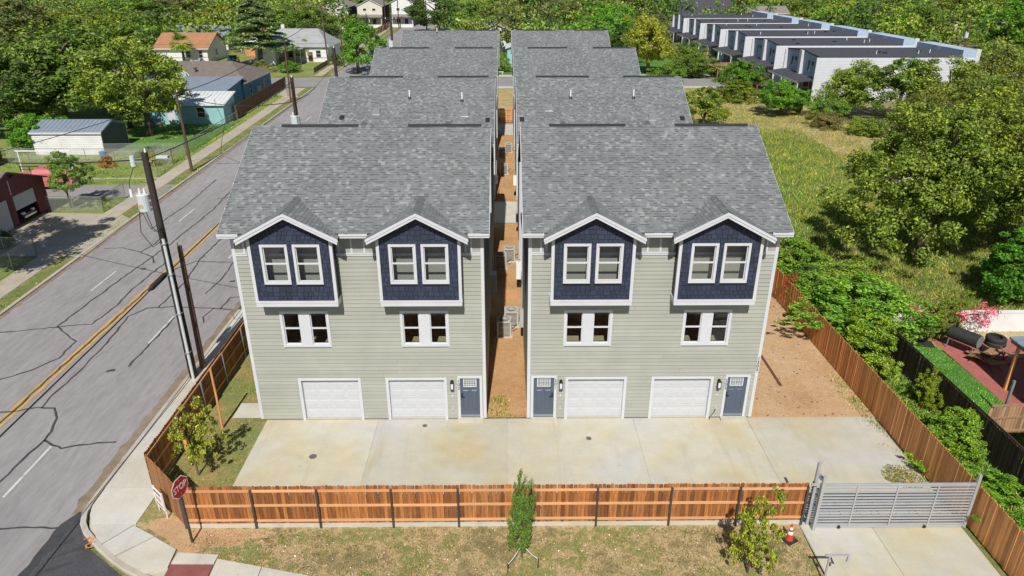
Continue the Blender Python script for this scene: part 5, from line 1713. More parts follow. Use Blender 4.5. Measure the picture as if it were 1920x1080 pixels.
# palm
t = thing('palm_tree', 'fan palm beside the white house with the orange-brown roof', 'palm', (-65.2, 150.5, -0.1))
MB().tube([(0, 0, 0), (0.1, 0, 2.2), (0, 0, 4.2)], [0.3, 0.24, 0.22], 10).build('trunk', 'bark', t)
rng = np.random.default_rng(21)
V_ = []
for k in range(46):
    a, el = rng.random() * 6.28, rng.uniform(-0.5, 1.3)
    d = np.array([math.cos(a) * math.cos(el), math.sin(a) * math.cos(el), math.sin(el)])
    c = np.array([0, 0, 4.4]) + d * 1.1
    side = np.cross(d, [0, 0, 1.0])
    side /= np.linalg.norm(side) + 1e-6
    for j in range(11):
        w = (j - 5) / 5 * 1.1
        dd = d * math.cos(w) + side * math.sin(w) - np.array([0, 0, 0.15 * abs(w)])
        p0 = c - side * 0.03
        p1 = c + side * 0.03
        tip = c + dd * 1.6 - np.array([0, 0, 0.3])
        m0 = c + dd * 0.85
        V_ += [p0, m0 - side * 0.11, tip, m0 + side * 0.11]
link('crown', np_mesh('fronds', np.array(V_), 4, 'leaf'), t, color=(0.17, 0.22, 0.045))

# layered cedar
t = thing('cedar_tree', 'tall cedar with pale layered boughs beside the white house', 'tree', (-49.8, 150.5, -0.1))
MB().tube([(0, 0, 0), (0.5, 0, 5), (0.3, 0, 12.6)], [0.55, 0.4, 0.08], 10).build('trunk', 'bark', t)
rng = np.random.default_rng(31)
PP, NN = [], []
for k in range(30):
    z = 3.8 + 9.0 * k / 30
    L = 8.0 * (1 - (z - 3.0) / 11.5) ** 0.6 * rng.uniform(0.7, 1.1)
    a = k * 2.4 + rng.uniform(-0.3, 0.3)
    n = int(200 + L * 150)
    u = rng.random(n) ** 0.7
    w = rng.normal(size=n) * 0.22 * (0.3 + u)
    PP.append(np.stack([np.cos(a + w) * L * u, np.sin(a + w) * L * u, z + 0.4 * u - 0.9 * u ** 2 + rng.normal(size=n) * 0.09], 1))
    NN.append(rng.normal(size=(n, 3)) * 0.3 + np.array([0, 0, 1]))
link('crown', np_mesh('boughs', leaf_quads(rng, np.concatenate(PP), np.concatenate(NN), 0.3), 4, 'leaf'), t, color=(0.15, 0.195, 0.10))

# ---- far woodland beyond everything that can be told apart
rng = np.random.default_rng(77)
FAR, TINT = [], []
KEEP_OUT = [(-64, -28, 130, 175), (-46, -13, 100, 262), (-70, -24, 232, 285), (28, 82, 90, 216), (-75, -58, 145, 175), (-20, 50, 100, 150), (50, 100, 225, 262)]
pal = np.array([LEAFC['dk'], LEAFC['md'], LEAFC['yg'], LEAFC['ol'], LEAFC['md'], LEAFC['dk'], LEAFC['yg'], (0.09, 0.155, 0.025)])
y = 160.0
while y < 480:
    half = 0.80 * y + 20
    step = 9.0 if y < 300 else 11.0
    for x in np.arange(-half, half, step):
        px, py = x + rng.uniform(-3.5, 3.5), y + rng.uniform(-3.5, 3.5)
        if any(a < px < b and c < py < d for a, b, c, d in KEEP_OUT) or rng.random() < 0.10:
            continue
        r = rng.uniform(3.4, 6.2)
        h = rng.uniform(5.5, 10.5)
        nc, nl = (40, 17) if y < 260 else (28, 11)
        pos, nrm = crown_points(rng, nc, nl, shell=0.5, rc=(0.14, 0.3), lump=0.3, zmin=-0.6)
        pos = pos * np.array([r, r, h * 0.42]) + np.array([px, py, h * 0.6])
        FAR.append(leaf_quads(rng, pos, nrm, 0.40 if y < 260 else 0.58))
        c = pal[rng.integers(len(pal))] * rng.uniform(0.9, 1.45)
        TINT.append(np.repeat(c[None, :], nc * nl, 0))
    y += step
link('far_woodland', np_mesh('far_woodland', np.concatenate(FAR), 4, 'leaffar', np.concatenate(TINT)), kind='stuff', label='far-off belt of mixed green and yellow trees filling the background', cat='woodland')


# ---- grass blades
def grass(name, label, n, region, hmin, hmax, wid, cols, seed, dens=None, z=-0.03, spread=0.22):
    rng = np.random.default_rng(seed)
    x0, x1, y0, y1 = region
    cl = rng.random((max(1, n // 40), 2)) * [x1 - x0, y1 - y0] + [x0, y0]
    p = cl[rng.integers(len(cl), size=n)] + rng.normal(size=(n, 2)) * spread
    if dens is not None:
        k = dens(p[:, 0], p[:, 1])
        p = p[k]
    n = len(p)
    a = rng.random(n) * 6.28
    h = hmin + (hmax - hmin) * rng.random(n)
    lean = rng.normal(size=(n, 2)) * 0.6 * h[:, None]
    b = np.stack([np.cos(a), np.sin(a)], 1) * wid
    V = np.empty((n, 3, 3))
    V[:, 0, :2], V[:, 1, :2], V[:, 2, :2] = p - b, p + b, p + lean
    V[:, 0, 2] = V[:, 1, 2] = z
    V[:, 2, 2] = z + h
    cols = np.array(cols)
    tint = cols[rng.integers(len(cols), size=n)] * rng.uniform(0.7, 1.25, size=(n, 1))
    link(name, np_mesh(name, V.reshape(-1, 3), 3, 'blade', tint), kind='stuff', label=label, cat='grass')


DRY = [(0.20, 0.15, 0.075), (0.15, 0.12, 0.05), (0.09, 0.10, 0.03), (0.07, 0.09, 0.025), (0.26, 0.20, 0.11)]
GRN = [(0.13, 0.19, 0.04), (0.18, 0.22, 0.045), (0.25, 0.24, 0.08)]
LUSH = [(0.07, 0.20, 0.025), (0.10, 0.24, 0.035), (0.15, 0.27, 0.045)]
WEED = [(0.14, 0.19, 0.035), (0.2, 0.2, 0.05), (0.30, 0.24, 0.09), (0.09, 0.14, 0.03)]
in_lawn = lambda x, y: (y < 19.7) & (x < 10.45) & (x + y > 7.55) & (x > -11.3)
grass('lawn_grass', 'patchy dry grass on the lawn in front of the fence', 42000, (-11.5, 10.5, 16.0, 19.8), 0.02, 0.07, 0.012, DRY, 1, in_lawn)
grass('side_grass', 'thin grass in the left side yard by the house', 9000, (-13.4, -10.8, 20.2, 34), 0.02, 0.07, 0.012, GRN + DRY[:2], 2, lambda x, y: (x > -13.5) & (x < -10.75) & ((x > -12.4) | (y > 22)))
grass('weeds', 'thick weeds between the right fence and the dark fence', 30000, (16.7, 19.7, 14, 36), 0.05, 0.25, 0.03, WEED + LUSH, 3, lambda x, y: (x > 16.7) & (x < 19.6), -0.06)
grass('weeds', 'knee-high weeds and dry grass around the pecan trees', 80000, (16.9, 40, 35.2, 58), 0.06, 0.34, 0.024, [(0.15, 0.19, 0.04), (0.21, 0.21, 0.055), (0.28, 0.23, 0.09), (0.10, 0.15, 0.03)], 4, lambda x, y: x > 16.9, -0.1, 0.5)
grass('neighbour_grass', 'lush green grass strip beside the red patio', 14000, (19.9, 23.3, 22.6, 33.0), 0.03, 0.1, 0.016, LUSH, 5, lambda x, y: (x > 19.85) & (x < 23.1), -0.055)
grass('lot_grass', 'tall dry and green grass on the vacant lot', 80000, (15, 44, 48, 120), 0.06, 0.3, 0.028, [(0.15, 0.18, 0.04), (0.26, 0.22, 0.09), (0.30, 0.25, 0.12), (0.18, 0.19, 0.05)], 6, lambda x, y: x > 13, -0.1, 1.0)
grass('lot_weeds', 'green weedy growth beside the second right-hand house', 45000, (13, 36, 55, 88), 0.08, 0.42, 0.03, [(0.13, 0.19, 0.035), (0.18, 0.21, 0.04), (0.22, 0.21, 0.06), (0.09, 0.15, 0.03)], 16, lambda x, y: (x > 12.5) & (x < 36), -0.1, 0.8)
grass('leaf_pile', 'pile of dead leaves and clippings by the right fence inside the gate', 2600, (14.9, 16.3, 21.7, 23.2), 0.01, 0.06, 0.03, [(0.20, 0.16, 0.05), (0.13, 0.12, 0.04), (0.26, 0.2, 0.08)], 17, lambda x, y: (x < 16.5) & (((x - 15.7) / 0.75) ** 2 + ((y - 22.4) / 0.75) ** 2 < 1), 0.0)
grass('yard_weeds', 'grass in the yards across the street', 30000, (-55, -33, 56, 118), 0.04, 0.2, 0.04, GRN + LUSH[:1], 7, lambda x, y: (x < -33.4 - (y - 60) * 0.02) & ~((y > 59.3) & (y < 64.5)), -0.1)
grass('verge_grass', 'green verge grass along the far kerb', 9000, (-32, -29.9, 20, 118), 0.03, 0.12, 0.03, GRN + LUSH[:1], 8, lambda x, y: (x < -28.95 - 0.019 * (y - 10) - 0.25) & (x > -30.1 - 0.022 * (y - 20)), -0.07)
grass('drive_weeds', 'small weed tufts at the foot of the walls and the right fence', 1500, (16.0, 16.5, 20, 30), 0.03, 0.12, 0.02, WEED, 9, lambda x, y: x < 16.58, -0.02)
grass('drive_weeds', 'weed tufts at the mouth of the passage between the houses', 900, (-0.85, 0.9, 26.55, 28.2), 0.03, 0.12, 0.02, WEED, 10, lambda x, y: (x > -0.88) & (x < 0.88) & (y > 26.5) & (y < 26.5 + 1.6 * (x < 0.1) + 0.25), -0.02)


def stones(name, label, n, region, seed, mat, smin=0.015, smax=0.05, z=-0.02):
    q = random.Random(seed)
    mb = MB()
    for k in range(n):
        x, y = q.uniform(region[0], region[1]), q.uniform(region[2], region[3])
        s = q.uniform(smin, smax)
        a = q.uniform(0, 6.28)
        c, d = math.cos(a) * s, math.sin(a) * s
        mb.add([(x - c, y - d, z), (x + d, y - c, z), (x + c, y + d, z), (x - d, y + c, z), (x + q.uniform(-.3, .3) * s, y, z + s * q.uniform(0.4, 0.9))], [(0, 1, 4), (1, 2, 4), (2, 3, 4), (3, 0, 4)])
    mb.build(name, mat, None, kind='stuff', label=label, cat='stones')


stones('scattered_stones', 'small pale stones scattered over the dirt yard', 420, (11.0, 16.4, 26.7, 40), 3, 'kerb')
stones('scattered_stones', 'small stones and crumbs on the passage floor', 200, (-0.85, 0.85, 26.7, 52), 4, 'kerb', 0.012, 0.035)
stones('scattered_stones', 'pale scraps and stones on the front lawn', 260, (-11, 10.3, 17.6, 19.7), 5, 'insul', 0.012, 0.032, -0.03)
stones('dirt_clods', 'dark clods and leaf litter on the dirt yard', 160, (11.1, 16.4, 26.6, 39), 6, 'bark', 0.03, 0.07)


# ------------------------------------------------------------------ neighbouring houses
def win_part(root, side, u, z, w, h, at, pane='darkpane', frame='white'):
    """window on a wall: side S faces -y, E faces +x, W faces -x; at = wall plane"""
    f, p = MB(), MB()
    if side == 'S':
        frame_boxes(f, u - w / 2, u + w / 2, z, z + h, 0.09, at - 0.06, at - 0.003)
        f.box(u - w / 2 + 0.09, u + w / 2 - 0.09, at - 0.04, at - 0.003, z + h / 2 - 0.03, z + h / 2 + 0.03)
        p.box(u - w / 2 + 0.09, u + w / 2 - 0.09, at - 0.025, at - 0.002, z + 0.09, z + h - 0.09)
    else:
        s = 1 if side == 'E' else -1
        g = MB()
        frame_boxes(g, u - w / 2, u + w / 2, z, z + h, 0.09, -0.06, -0.003)
        g.box(u - w / 2 + 0.09, u + w / 2 - 0.09, -0.04, -0.003, z + h / 2 - 0.03, z + h / 2 + 0.03)
        f.v = [(at - s * q[1], q[0], q[2]) for q in g.v]
        f.f = [t[::-1] if s > 0 else t for t in g.f]
        f.f, f.m = g.f, g.m
        xs = sorted((at + s * 0.002, at + s * 0.025))
        p.box(xs[0], xs[1], u - w / 2 + 0.09, u + w / 2 - 0.09, z + 0.09, z + h - 0.09)
    o = f.build('window', frame, root)
    p.build('pane', pane, o)


def bg_house(label, x0, x1, y0, y1, eave, ridge, axis, wall, roof, wins=(), doors=(), over=0.4, hip=0.0, name='house', cat='house', base=-0.1, extra=None, rm=None):
    cx, cy = (x0 + x1) / 2, (y0 + y1) / 2
    root = thing(name, label, cat, (cx, cy, base))
    hx, hy = (x1 - x0) / 2, (y1 - y0) / 2
    e, r = eave - base, ridge - base
    mb = MB()
    if axis == 'x':
        top = [(-hy, e), (0, r - 0.1), (hy, e)] if not hip else [(-hy, e), (hy, e)]
        mb.prism([(-hy, 0), (hy, 0)] + top[::-1], 'x', -hx, hx)
    elif axis == 'y':
        top = [(-hx, e), (0, r - 0.1), (hx, e)] if not hip else [(-hx, e), (hx, e)]
        mb.prism([(-hx, 0), (hx, 0)] + top[::-1], 'y', -hy, hy)
    else:                                          # mono-pitch rising to the back
        mb.prism([(-hy, 0), (hy, 0), (hy, r - 0.12), (-hy, e - 0.05)], 'x', -hx, hx)
    mb.build('walls', wall, root)
    if axis == 'mono':
        k = (r - e) / (2 * hy)
        MB().prism([(-hy - over, e - over * k), (hy + 0.1, r + 0.1 * k), (hy + 0.1, r + 0.1 * k + 0.1), (-hy - over, e - over * k + 0.1)], 'x', -hx - over, hx + over).build('roof', roof, root)
    elif hip:
        a, b = (hx + over, hy + over)
        rx, ry = (a - hip, 0) if axis == 'x' else (0, b - hip)
        rx, ry = max(rx, 0), max(ry, 0)
        e2 = e - 0.1
        vs = [(-a, -b, e2), (a, -b, e2), (a, b, e2), (-a, b, e2), (-rx, -ry, r), (rx, -ry if axis == 'x' else -ry, r), (rx, ry, r), (-rx, ry, r)]
        if axis == 'x':
            vs = vs[:4] + [(-rx, 0, r), (rx, 0, r)]
            fs = [(0, 1, 5, 4), (1, 2, 5), (2, 3, 4, 5), (3, 0, 4), (3, 2, 1, 0)]
        else:
            vs = vs[:4] + [(0, -ry, r), (0, ry, r)]
            fs = [(0, 1, 4), (1, 2, 5, 4), (2, 3, 5), (3, 0, 4, 5), (3, 2, 1, 0)]
        MB().add(vs, fs).build('roof', roof, root)
    else:
        for s in (-1, 1):
            if axis == 'x':
                k = (r - e) / hy
                MB().prism([(s * (hy + over), e - over * k), (0, r), (0, r + 0.12), (s * (hy + over), e - over * k + 0.12)], 'x', -hx - over, hx + over).build('roof_slope', roof, root)
                MB().box(-hx - over, hx + over, min(s * (hy + over), s * (hy + over + 0.04)), max(s * (hy + over), s * (hy + over + 0.04)), e - over * k - 0.06, e - over * k + 0.13).build('fascia', 'white', root)
            else:
                k = (r - e) / hx
                MB().prism([(s * (hx + over), e - over * k), (0, r), (0, r + 0.12), (s * (hx + over), e - over * k + 0.12)], 'y', -hy - over, hy + over).build('roof_slope', roof, root)
                MB().prism([(s * (hx + over), e - over * k - 0.04), (0, r - 0.04), (0, r + 0.13), (s * (hx + over), e - over * k + 0.13)], 'y', -hy - over - 0.04, -hy - over - 0.002).build('bargeboard', 'white', root)
    for side, u, z, w, h in wins:
        at = {'S': -hy, 'E': hx, 'W': -hx}[side]
        win_part(root, side, u - (cx if side == 'S' else cy), z - base, w, h, at)
    for side, u, w, h, dm in doors:
        if side == 'S':
            MB().box(u - cx - w / 2, u - cx + w / 2, -hy - 0.05, -hy - 0.002, 0.1, h).build('door', dm, root)
        else:
            s = 1 if side == 'E' else -1
            xs = sorted((s * (hx + 0.002), s * (hx + 0.05)))
            MB().box(xs[0], xs[1], u - cy - w / 2, u - cy + w / 2, 0.1, h).build('door', dm, root)
    return root


def ribs(root, x0, x1, yA, zA, yB, zB, n, mat, step=None):
    """standing seams of a metal roof running up the slope"""
    for i in range(n + 1):
        x = x0 + (x1 - x0) * i / n
        MB().bar((x, yA, zA), (x, yB, zB), 0.04, 0.05).build('roof_seam', mat, root)


# shed
s = bg_house('white corrugated shed with grey metal roof beside the round bush', -50.5, -43.1, 75.8, 81.2, 2.25, 3.05, 'x', 'whitewall', 'metalroof', over=0.15, name='garden_shed', cat='shed')
ribs(s, -3.8, 3.8, -2.85, 2.42, 0, 3.3, 16, 'metalroof')
for i in range(11):
    MB().box(-3.7, 3.7, -2.725, -2.702, 0.1 + i * 0.2, 0.2 + i * 0.2).build('wall_corrugation', 'whitewall', s)
MB().prism([(-2.6, 0.1), (2.6, 0.1), (2.6, 2.3), (0, 3.0), (-2.6, 2.3)], 'x', 3.702, 3.72).build('end_shade_panel', 'charcoal', s)  # dark panel over the white end wall, its shade put into the colour

# turquoise house and blue house
t = bg_house('low turquoise house with white metal roof behind the chain-link fence', -46.2, -35.9, 91.8, 96.0, 2.35, 3.25, 'mono', 'turq', 'metalwhite', wins=(('S', -38.8, 0.75, 1.1, 1.35),), doors=(('S', -42.6, 0.95, 2.0, 'white'),), over=0.3)
ribs(t, -5.3, 5.3, -2.35, 2.5, 2.15, 3.5, 20, 'metalwhite')
MB().box(-4.6, -2.6, -3.4, -2.12, 0.0, 0.35).build('porch', 'oldwalk', t)
h = bg_house('blue-walled house with brown shingle roof and metal roofed wing', -54.5, -38.2, 106.5, 119.5, 2.9, 5.2, 'x', 'bluewall', 'roofbrown', wins=(('E', 109.5, 0.9, 0.9, 1.4), ('E', 116, 0.9, 0.9, 1.3)), hip=4.0, over=0.5)
cx, cy = -46.35, 113.0
w0 = MB()
w0.prism([(98.2 - cy, 0), (106.4 - cy, 0), (106.4 - cy, 3.55), (98.2 - cy, 2.75)], 'x', -47.2 - cx, -38.4 - cx)
w0.build('wing_walls', 'bluewall', h)
wr = MB().prism([(97.6 - cy, 2.72), (107.2 - cy, 3.72), (107.2 - cy, 3.82), (97.6 - cy, 2.82)], 'x', -47.6 - cx, -38.0 - cx).build('wing_roof', 'metalroof', h)
MB().box(-38.39 - cx, -38.36 - cx, 100.5 - cy, 101.1 - cy, 0.9, 2.2).build('wing_window', 'darkpane', h)
MB().prism([(100.4 - cy, 3.05), (107.4 - cy, 3.8), (107.4 - cy, 3.9), (100.4 - cy, 3.15)], 'x', -54.8 - cx, -47.7 - cx).build('porch_roof', 'metalwhite', h)
for i in range(15):
    x = -54.6 - cx + i * 0.48
    MB().bar((x, 100.5 - cy, 3.17), (x, 107.3 - cy, 3.92), 0.04, 0.05).build('roof_seam', 'metalwhite', h)
for x in (-54.5, -51, -47.9):
    MB().box(x - cx - 0.06, x - cx + 0.06, 100.6 - cy, 100.72 - cy, 0, 3.05).build('porch_post', 'white', h)
MB().prism([(-51.5 - cx, 3.75), (-46.5 - cx, 3.75), (-49 - cx, 4.75)], 'y', 106.3 - cy, 110 - cy).build('small_gable', 'white', h)
for x, y in ((-50.5, 109.6), (-46.0, 109.6), (-48.5, 110)):
    MB().cyl(x - cx, y - cy, 4.0, 4.6, 0.12, n=10).cyl(x - cx, y - cy, 4.6, 4.75, 0.28, n=10).build('turbine_vent', 'steeldark', h)
MB().box(-38.19 - cx, -37.8 - cx, 112 - cy, 113 - cy, 0.9, 1.7).build('window_air_conditioner', 'white', h)
board_fence('board_fence', 'brown board fence along the pavement by the blue house', (-35.4, 94.6), (-36.3, 121), 1.8, 'brownwood', 'brownwood', rail_side=1, post_side=1, w=0.15)
board_fence('board_fence', 'short orange cedar fence between the turquoise and blue houses', (-38.0, 96.6), (-35.4, 94.6), 1.8, 'cedarside', rail_side=1, post_side=1)

# maroon garage with its doors
g = thing('garage', 'maroon garage with two white doors, one half open, left edge', 'garage', (-38.0, 53.0, -0.06))
MB().prism([(-4.6, 0), (-3.9, 0), (-3.9, 2.3), (-0.75, 2.3), (-0.75, 0), (-0.1, 0), (-0.1, 2.3), (2.6, 2.3), (2.6, 0), (4.0, 0), (4.0, 2.75), (-0.2, 4.2), (-4.6, 2.75)], 'x', -0.2, 0).build('front_wall', 'maroon', g)
MB().box(-9, -0.2, 3.85, 4.0, 0, 2.75).build('side_wall', 'maroon', g)
MB().box(-9, -8.85, -4.6, 3.85, 0, 2.75).build('rear_wall', 'maroon', g)
for s_ in (-1, 1):
    MB().prism([(-0.2, 4.2), (-0.2 + s_ * 4.6, 2.62), (-0.2 + s_ * 4.6, 2.72), (-0.2, 4.32)], 'x', -9.2, 0.18).build('roof_slope', 'roofbrown', g)
d1 = MB().box(-0.12, -0.06, -0.08, 2.58, 1.15, 2.28).build('open_garage_door', 'garage', g)
MB().box(-0.12, -0.06, -3.88, -0.77, 0.02, 2.28).build('closed_garage_door', 'garage', g)
MB().bar((0.03, -0.2, 2.5), (0.03, -0.2, 3.6), 0.05).build('wall_conduit', 'pvc', g)
MB().box(0.0, 0.16, 0.2, 0.5, 3.75, 3.85).build('flood_light', 'black', g)

# houses north of the side street
h = bg_house('white house with orange-brown roof beyond the palm', -72.5, -62.0, 155, 166, 2.9, 5.3, 'x', 'whitewall', 'rooforange', wins=(('S', -66, 0.9, 1.1, 1.4), ('S', -63.4, 0.9, 0.9, 1.4), ('E', 160, 0.9, 0.9, 1.3)), over=0.6)
bg_house('small house with red tin roof right of the orange-brown roof', -62.5, -54.0, 176, 184, 2.6, 4.2, 'x', 'cream', 'roofred', wins=(('S', -58, 0.8, 1.0, 1.2),))
bg_house('grey-blue roofed house seen above the orange-brown roof', -80, -66, 178, 186, 3.2, 5.2, 'x', 'whitewall', 'metalroof')
h = bg_house('white house with pale grey roof at the corner of the side street', -51.5, -37.2, 156, 168, 3.0, 6.1, 'x', 'whitewall', 'roofgrey', wins=(('S', -39.2, 0.8, 1.1, 1.5), ('S', -45, 0.8, 1.1, 1.4), ('E', 160, 0.9, 1.0, 1.3)), doors=(('S', -40.9, 0.95, 2.0, 'brownwood'),), hip=3.5, over=0.5)
cx, cy = -44.35, 162.0
MB().prism([(-50.6 - cx, 0), (-46.6 - cx, 0), (-46.6 - cx, 3.0), (-48.6 - cx, 4.6), (-50.6 - cx, 3.0)], 'y', 150.5 - cy, 156.1 - cy).build('wing_walls', 'whitewall', h)
for s_ in (-1, 1):
    MB().prism([(-48.6 - cx, 4.7), (-48.6 - cx + s_ * 2.6, 2.75), (-48.6 - cx + s_ * 2.6, 2.87), (-48.6 - cx, 4.82)], 'y', 150.1 - cy, 160 - cy).build('wing_roof', 'roofgrey', h)
MB().box(-46.5 - cx, -43.4 - cx, 152.6 - cy, 152.7 - cy, 0, 1.3).build('porch_screen', 'rooforange', h)
MB().box(-46.6 - cx, -41.9 - cx, 152.5 - cy, 156 - cy, 2.75, 2.88).build('porch_roof', 'roofgrey', h)
for x in (-43.3, -42.1):
    MB().box(x - cx - 0.07, x - cx + 0.07, 152.6 - cy, 152.74 - cy, 0, 2.75).build('porch_post', 'white', h)
MB().box(-48.0 - cx, -47.3 - cx, 161.6 - cy, 162.3 - cy, 5.3, 7.0).build('chimney', 'whitewall', h)
bg_house('long white corrugated shed behind the cedar', -58, -50, 168, 174, 2.8, 3.8, 'x', 'whitewall', 'metalwhite', name='shed', cat='shed')
board_fence('board_fence', 'reddish board fence behind the dark blue pickup', (-57.5, 164.5), (-50.5, 164.5), 1.8, 'cedarside', w=0.2, spacing=2.4)
board_fence('board_fence', 'dark board fence right of the silver car', (-50.3, 165.2), (-45, 165.2), 1.9, 'oldwood', 'oldwood', w=0.2)
board_fence('board_fence', 'brown post and board fence along the far pavement', (-37.4, 196), (-37.9, 246), 1.7, 'brownwood', 'tanwood', w=0.3, rail_side=-1, post_side=-1, spacing=3.2, postmat='tanwood', post_w=0.18)
board_fence('picket_fence', 'low weathered picket fence by the white house pavement', (-35.9, 138), (-36.2, 152), 1.0, 'oldwood', 'oldwood', w=0.1, gap=0.08, rails=(0.25, 0.8))
for lab, x0, x1, y0, wm, sm, pk in (('leftmost cream townhouse with grey roof behind the roadside trees', -60.5, -51.2, 248, 'cream', 'charcoal', 8.0),
                                   ('middle cream townhouse with two small upper windows', -48.6, -40.4, 250, 'cream', 'charcoal', 8.2),
                                   ('white-fronted townhouse right of the middle cream one', -37.6, -30.5, 252, 'whitewall', 'charcoal', 9.2)):
    h = bg_house(lab, x0, x1, y0, y0 + 16, pk - 1.9, pk, 'y', sm, 'rooftaupe', over=0.4)
    w, c = x1 - x0, 0
    k = (1.9) / (w / 2)
    MB().prism([(-w / 2 + 0.02, 0), (w / 2 - 0.02, 0), (w / 2 - 0.02, pk - 1.85), (0, pk - 0.1), (-w / 2 + 0.02, pk - 1.85)], 'y', -8.12, -8.01).build('front_cladding', wm, h)
    for u in (-w / 5, w / 6):
        f = MB().box(u - 0.6, u + 0.6, -8.2, -8.125, 4.9, 5.7).build('window', 'white', h)
        MB().box(u - 0.48, u + 0.48, -8.23, -8.205, 5.0, 5.6).build('pane', 'darkpane', f)
    MB().prism([(-8.13, 3.6), (-8.13, 3.75), (-10.4, 3.1), (-10.4, 2.95)], 'x', -w / 2, w / 2).build('porch_roof', 'rooftaupe', h)
    for u in (-w / 2 + 0.15, w / 2 - 0.15, 0):
        MB().box(u - 0.1, u + 0.1, -10.3, -10.1, 0, 3.0).build('porch_post', 'white', h)
    f = MB().box(-w / 5 - 0.7, -w / 5 + 0.7, -8.2, -8.125, 0.9, 2.4).build('window', 'white', h)
    MB().box(-w / 5 - 0.58, -w / 5 + 0.58, -8.23, -8.205, 1.0, 2.3).build('pane', 'darkpane', f)
    MB().box(w / 6 - 0.55, w / 6 + 0.55, -8.2, -8.125, 0.1, 2.3).build('door', 'brownwood', h)
    MB().box(-w / 2 - 0.4, w / 2 + 0.4, -13.4, -13.2, 0, 1.0).build('front_wall', 'whitewall', h)
h = bg_house('white house at the back with a wide garage opening', -30, -21.5, 284, 298, 8.2, 10.5, 'y', 'whitewall', 'rooftaupe', wins=(('S', -25, 3.2, 2.8, 2.2),))
bg_house('pinkish brick house behind the slim pole and the round evergreen', -13.5, -6.5, 247, 256, 4.6, 6.2, 'y', 'pinkwall', 'rooftaupe', wins=(('S', -9.3, 1.4, 1.1, 1.4),))
bg_house('small turquoise house seen through the passage', 0.4, 8.0, 153, 160, 3.0, 4.4, 'y', 'turq', 'metalwhite', wins=(('S', 1.6, 0.9, 0.9, 1.2),))
bg_house('white house glimpsed above the passage', -4.5, 0.2, 176, 184, 5.0, 6.0, 'y', 'whitewall', 'roofgrey')
t = thing('garden_bench', 'white garden bench on the grass at the end of the passage', 'bench', (-1.15, 137.2, -0.1))
MB().box(-0.8, 0.8, -0.25, 0.25, 0.42, 0.5).build('seat', 'white', t)
for x in (-0.6, 0.6):
    MB().box(x - 0.08, x + 0.08, -0.2, 0.2, 0, 0.42).build('leg', 'white', t)
h = bg_house('tall white house with slate-blue roof behind the townhouses', 54.5, 69.5, 232, 243, 5.0, 9.3, 'x', 'whitewall', 'roofdark', wins=(('S', 63.5, 2.4, 1.2, 1.6), ('W', 235.5, 2.2, 1.0, 2.0), ('W', 239.5, 2.2, 1.0, 2.0)))
bg_house('pale pinkish house among the trees behind the townhouses', 100, 108, 221, 230, 4.0, 6.0, 'y', 'pinkwall', 'roofbrown', wins=(('S', 102.5, 1.0, 1.2, 1.6),))
bg_house('grey-roofed house among the trees, top right', 138, 152, 236, 246, 3.6, 5.4, 'x', 'cream', 'roofgrey')
bg_house('tan-roofed house far off at the top right edge', 172, 186, 262, 272, 4.6, 6.5, 'x', 'cream', 'rooforange')
bg_house('brown-roofed house far off behind the leaning transformer pole', -108, -94, 262, 272, 4.0, 6.8, 'x', 'pinkwall', 'rooftaupe')
bg_house('taupe-roofed house behind the third townhouse roof', 82, 96, 256, 266, 3.6, 5.6, 'x', 'pinkwall', 'rooftaupe')

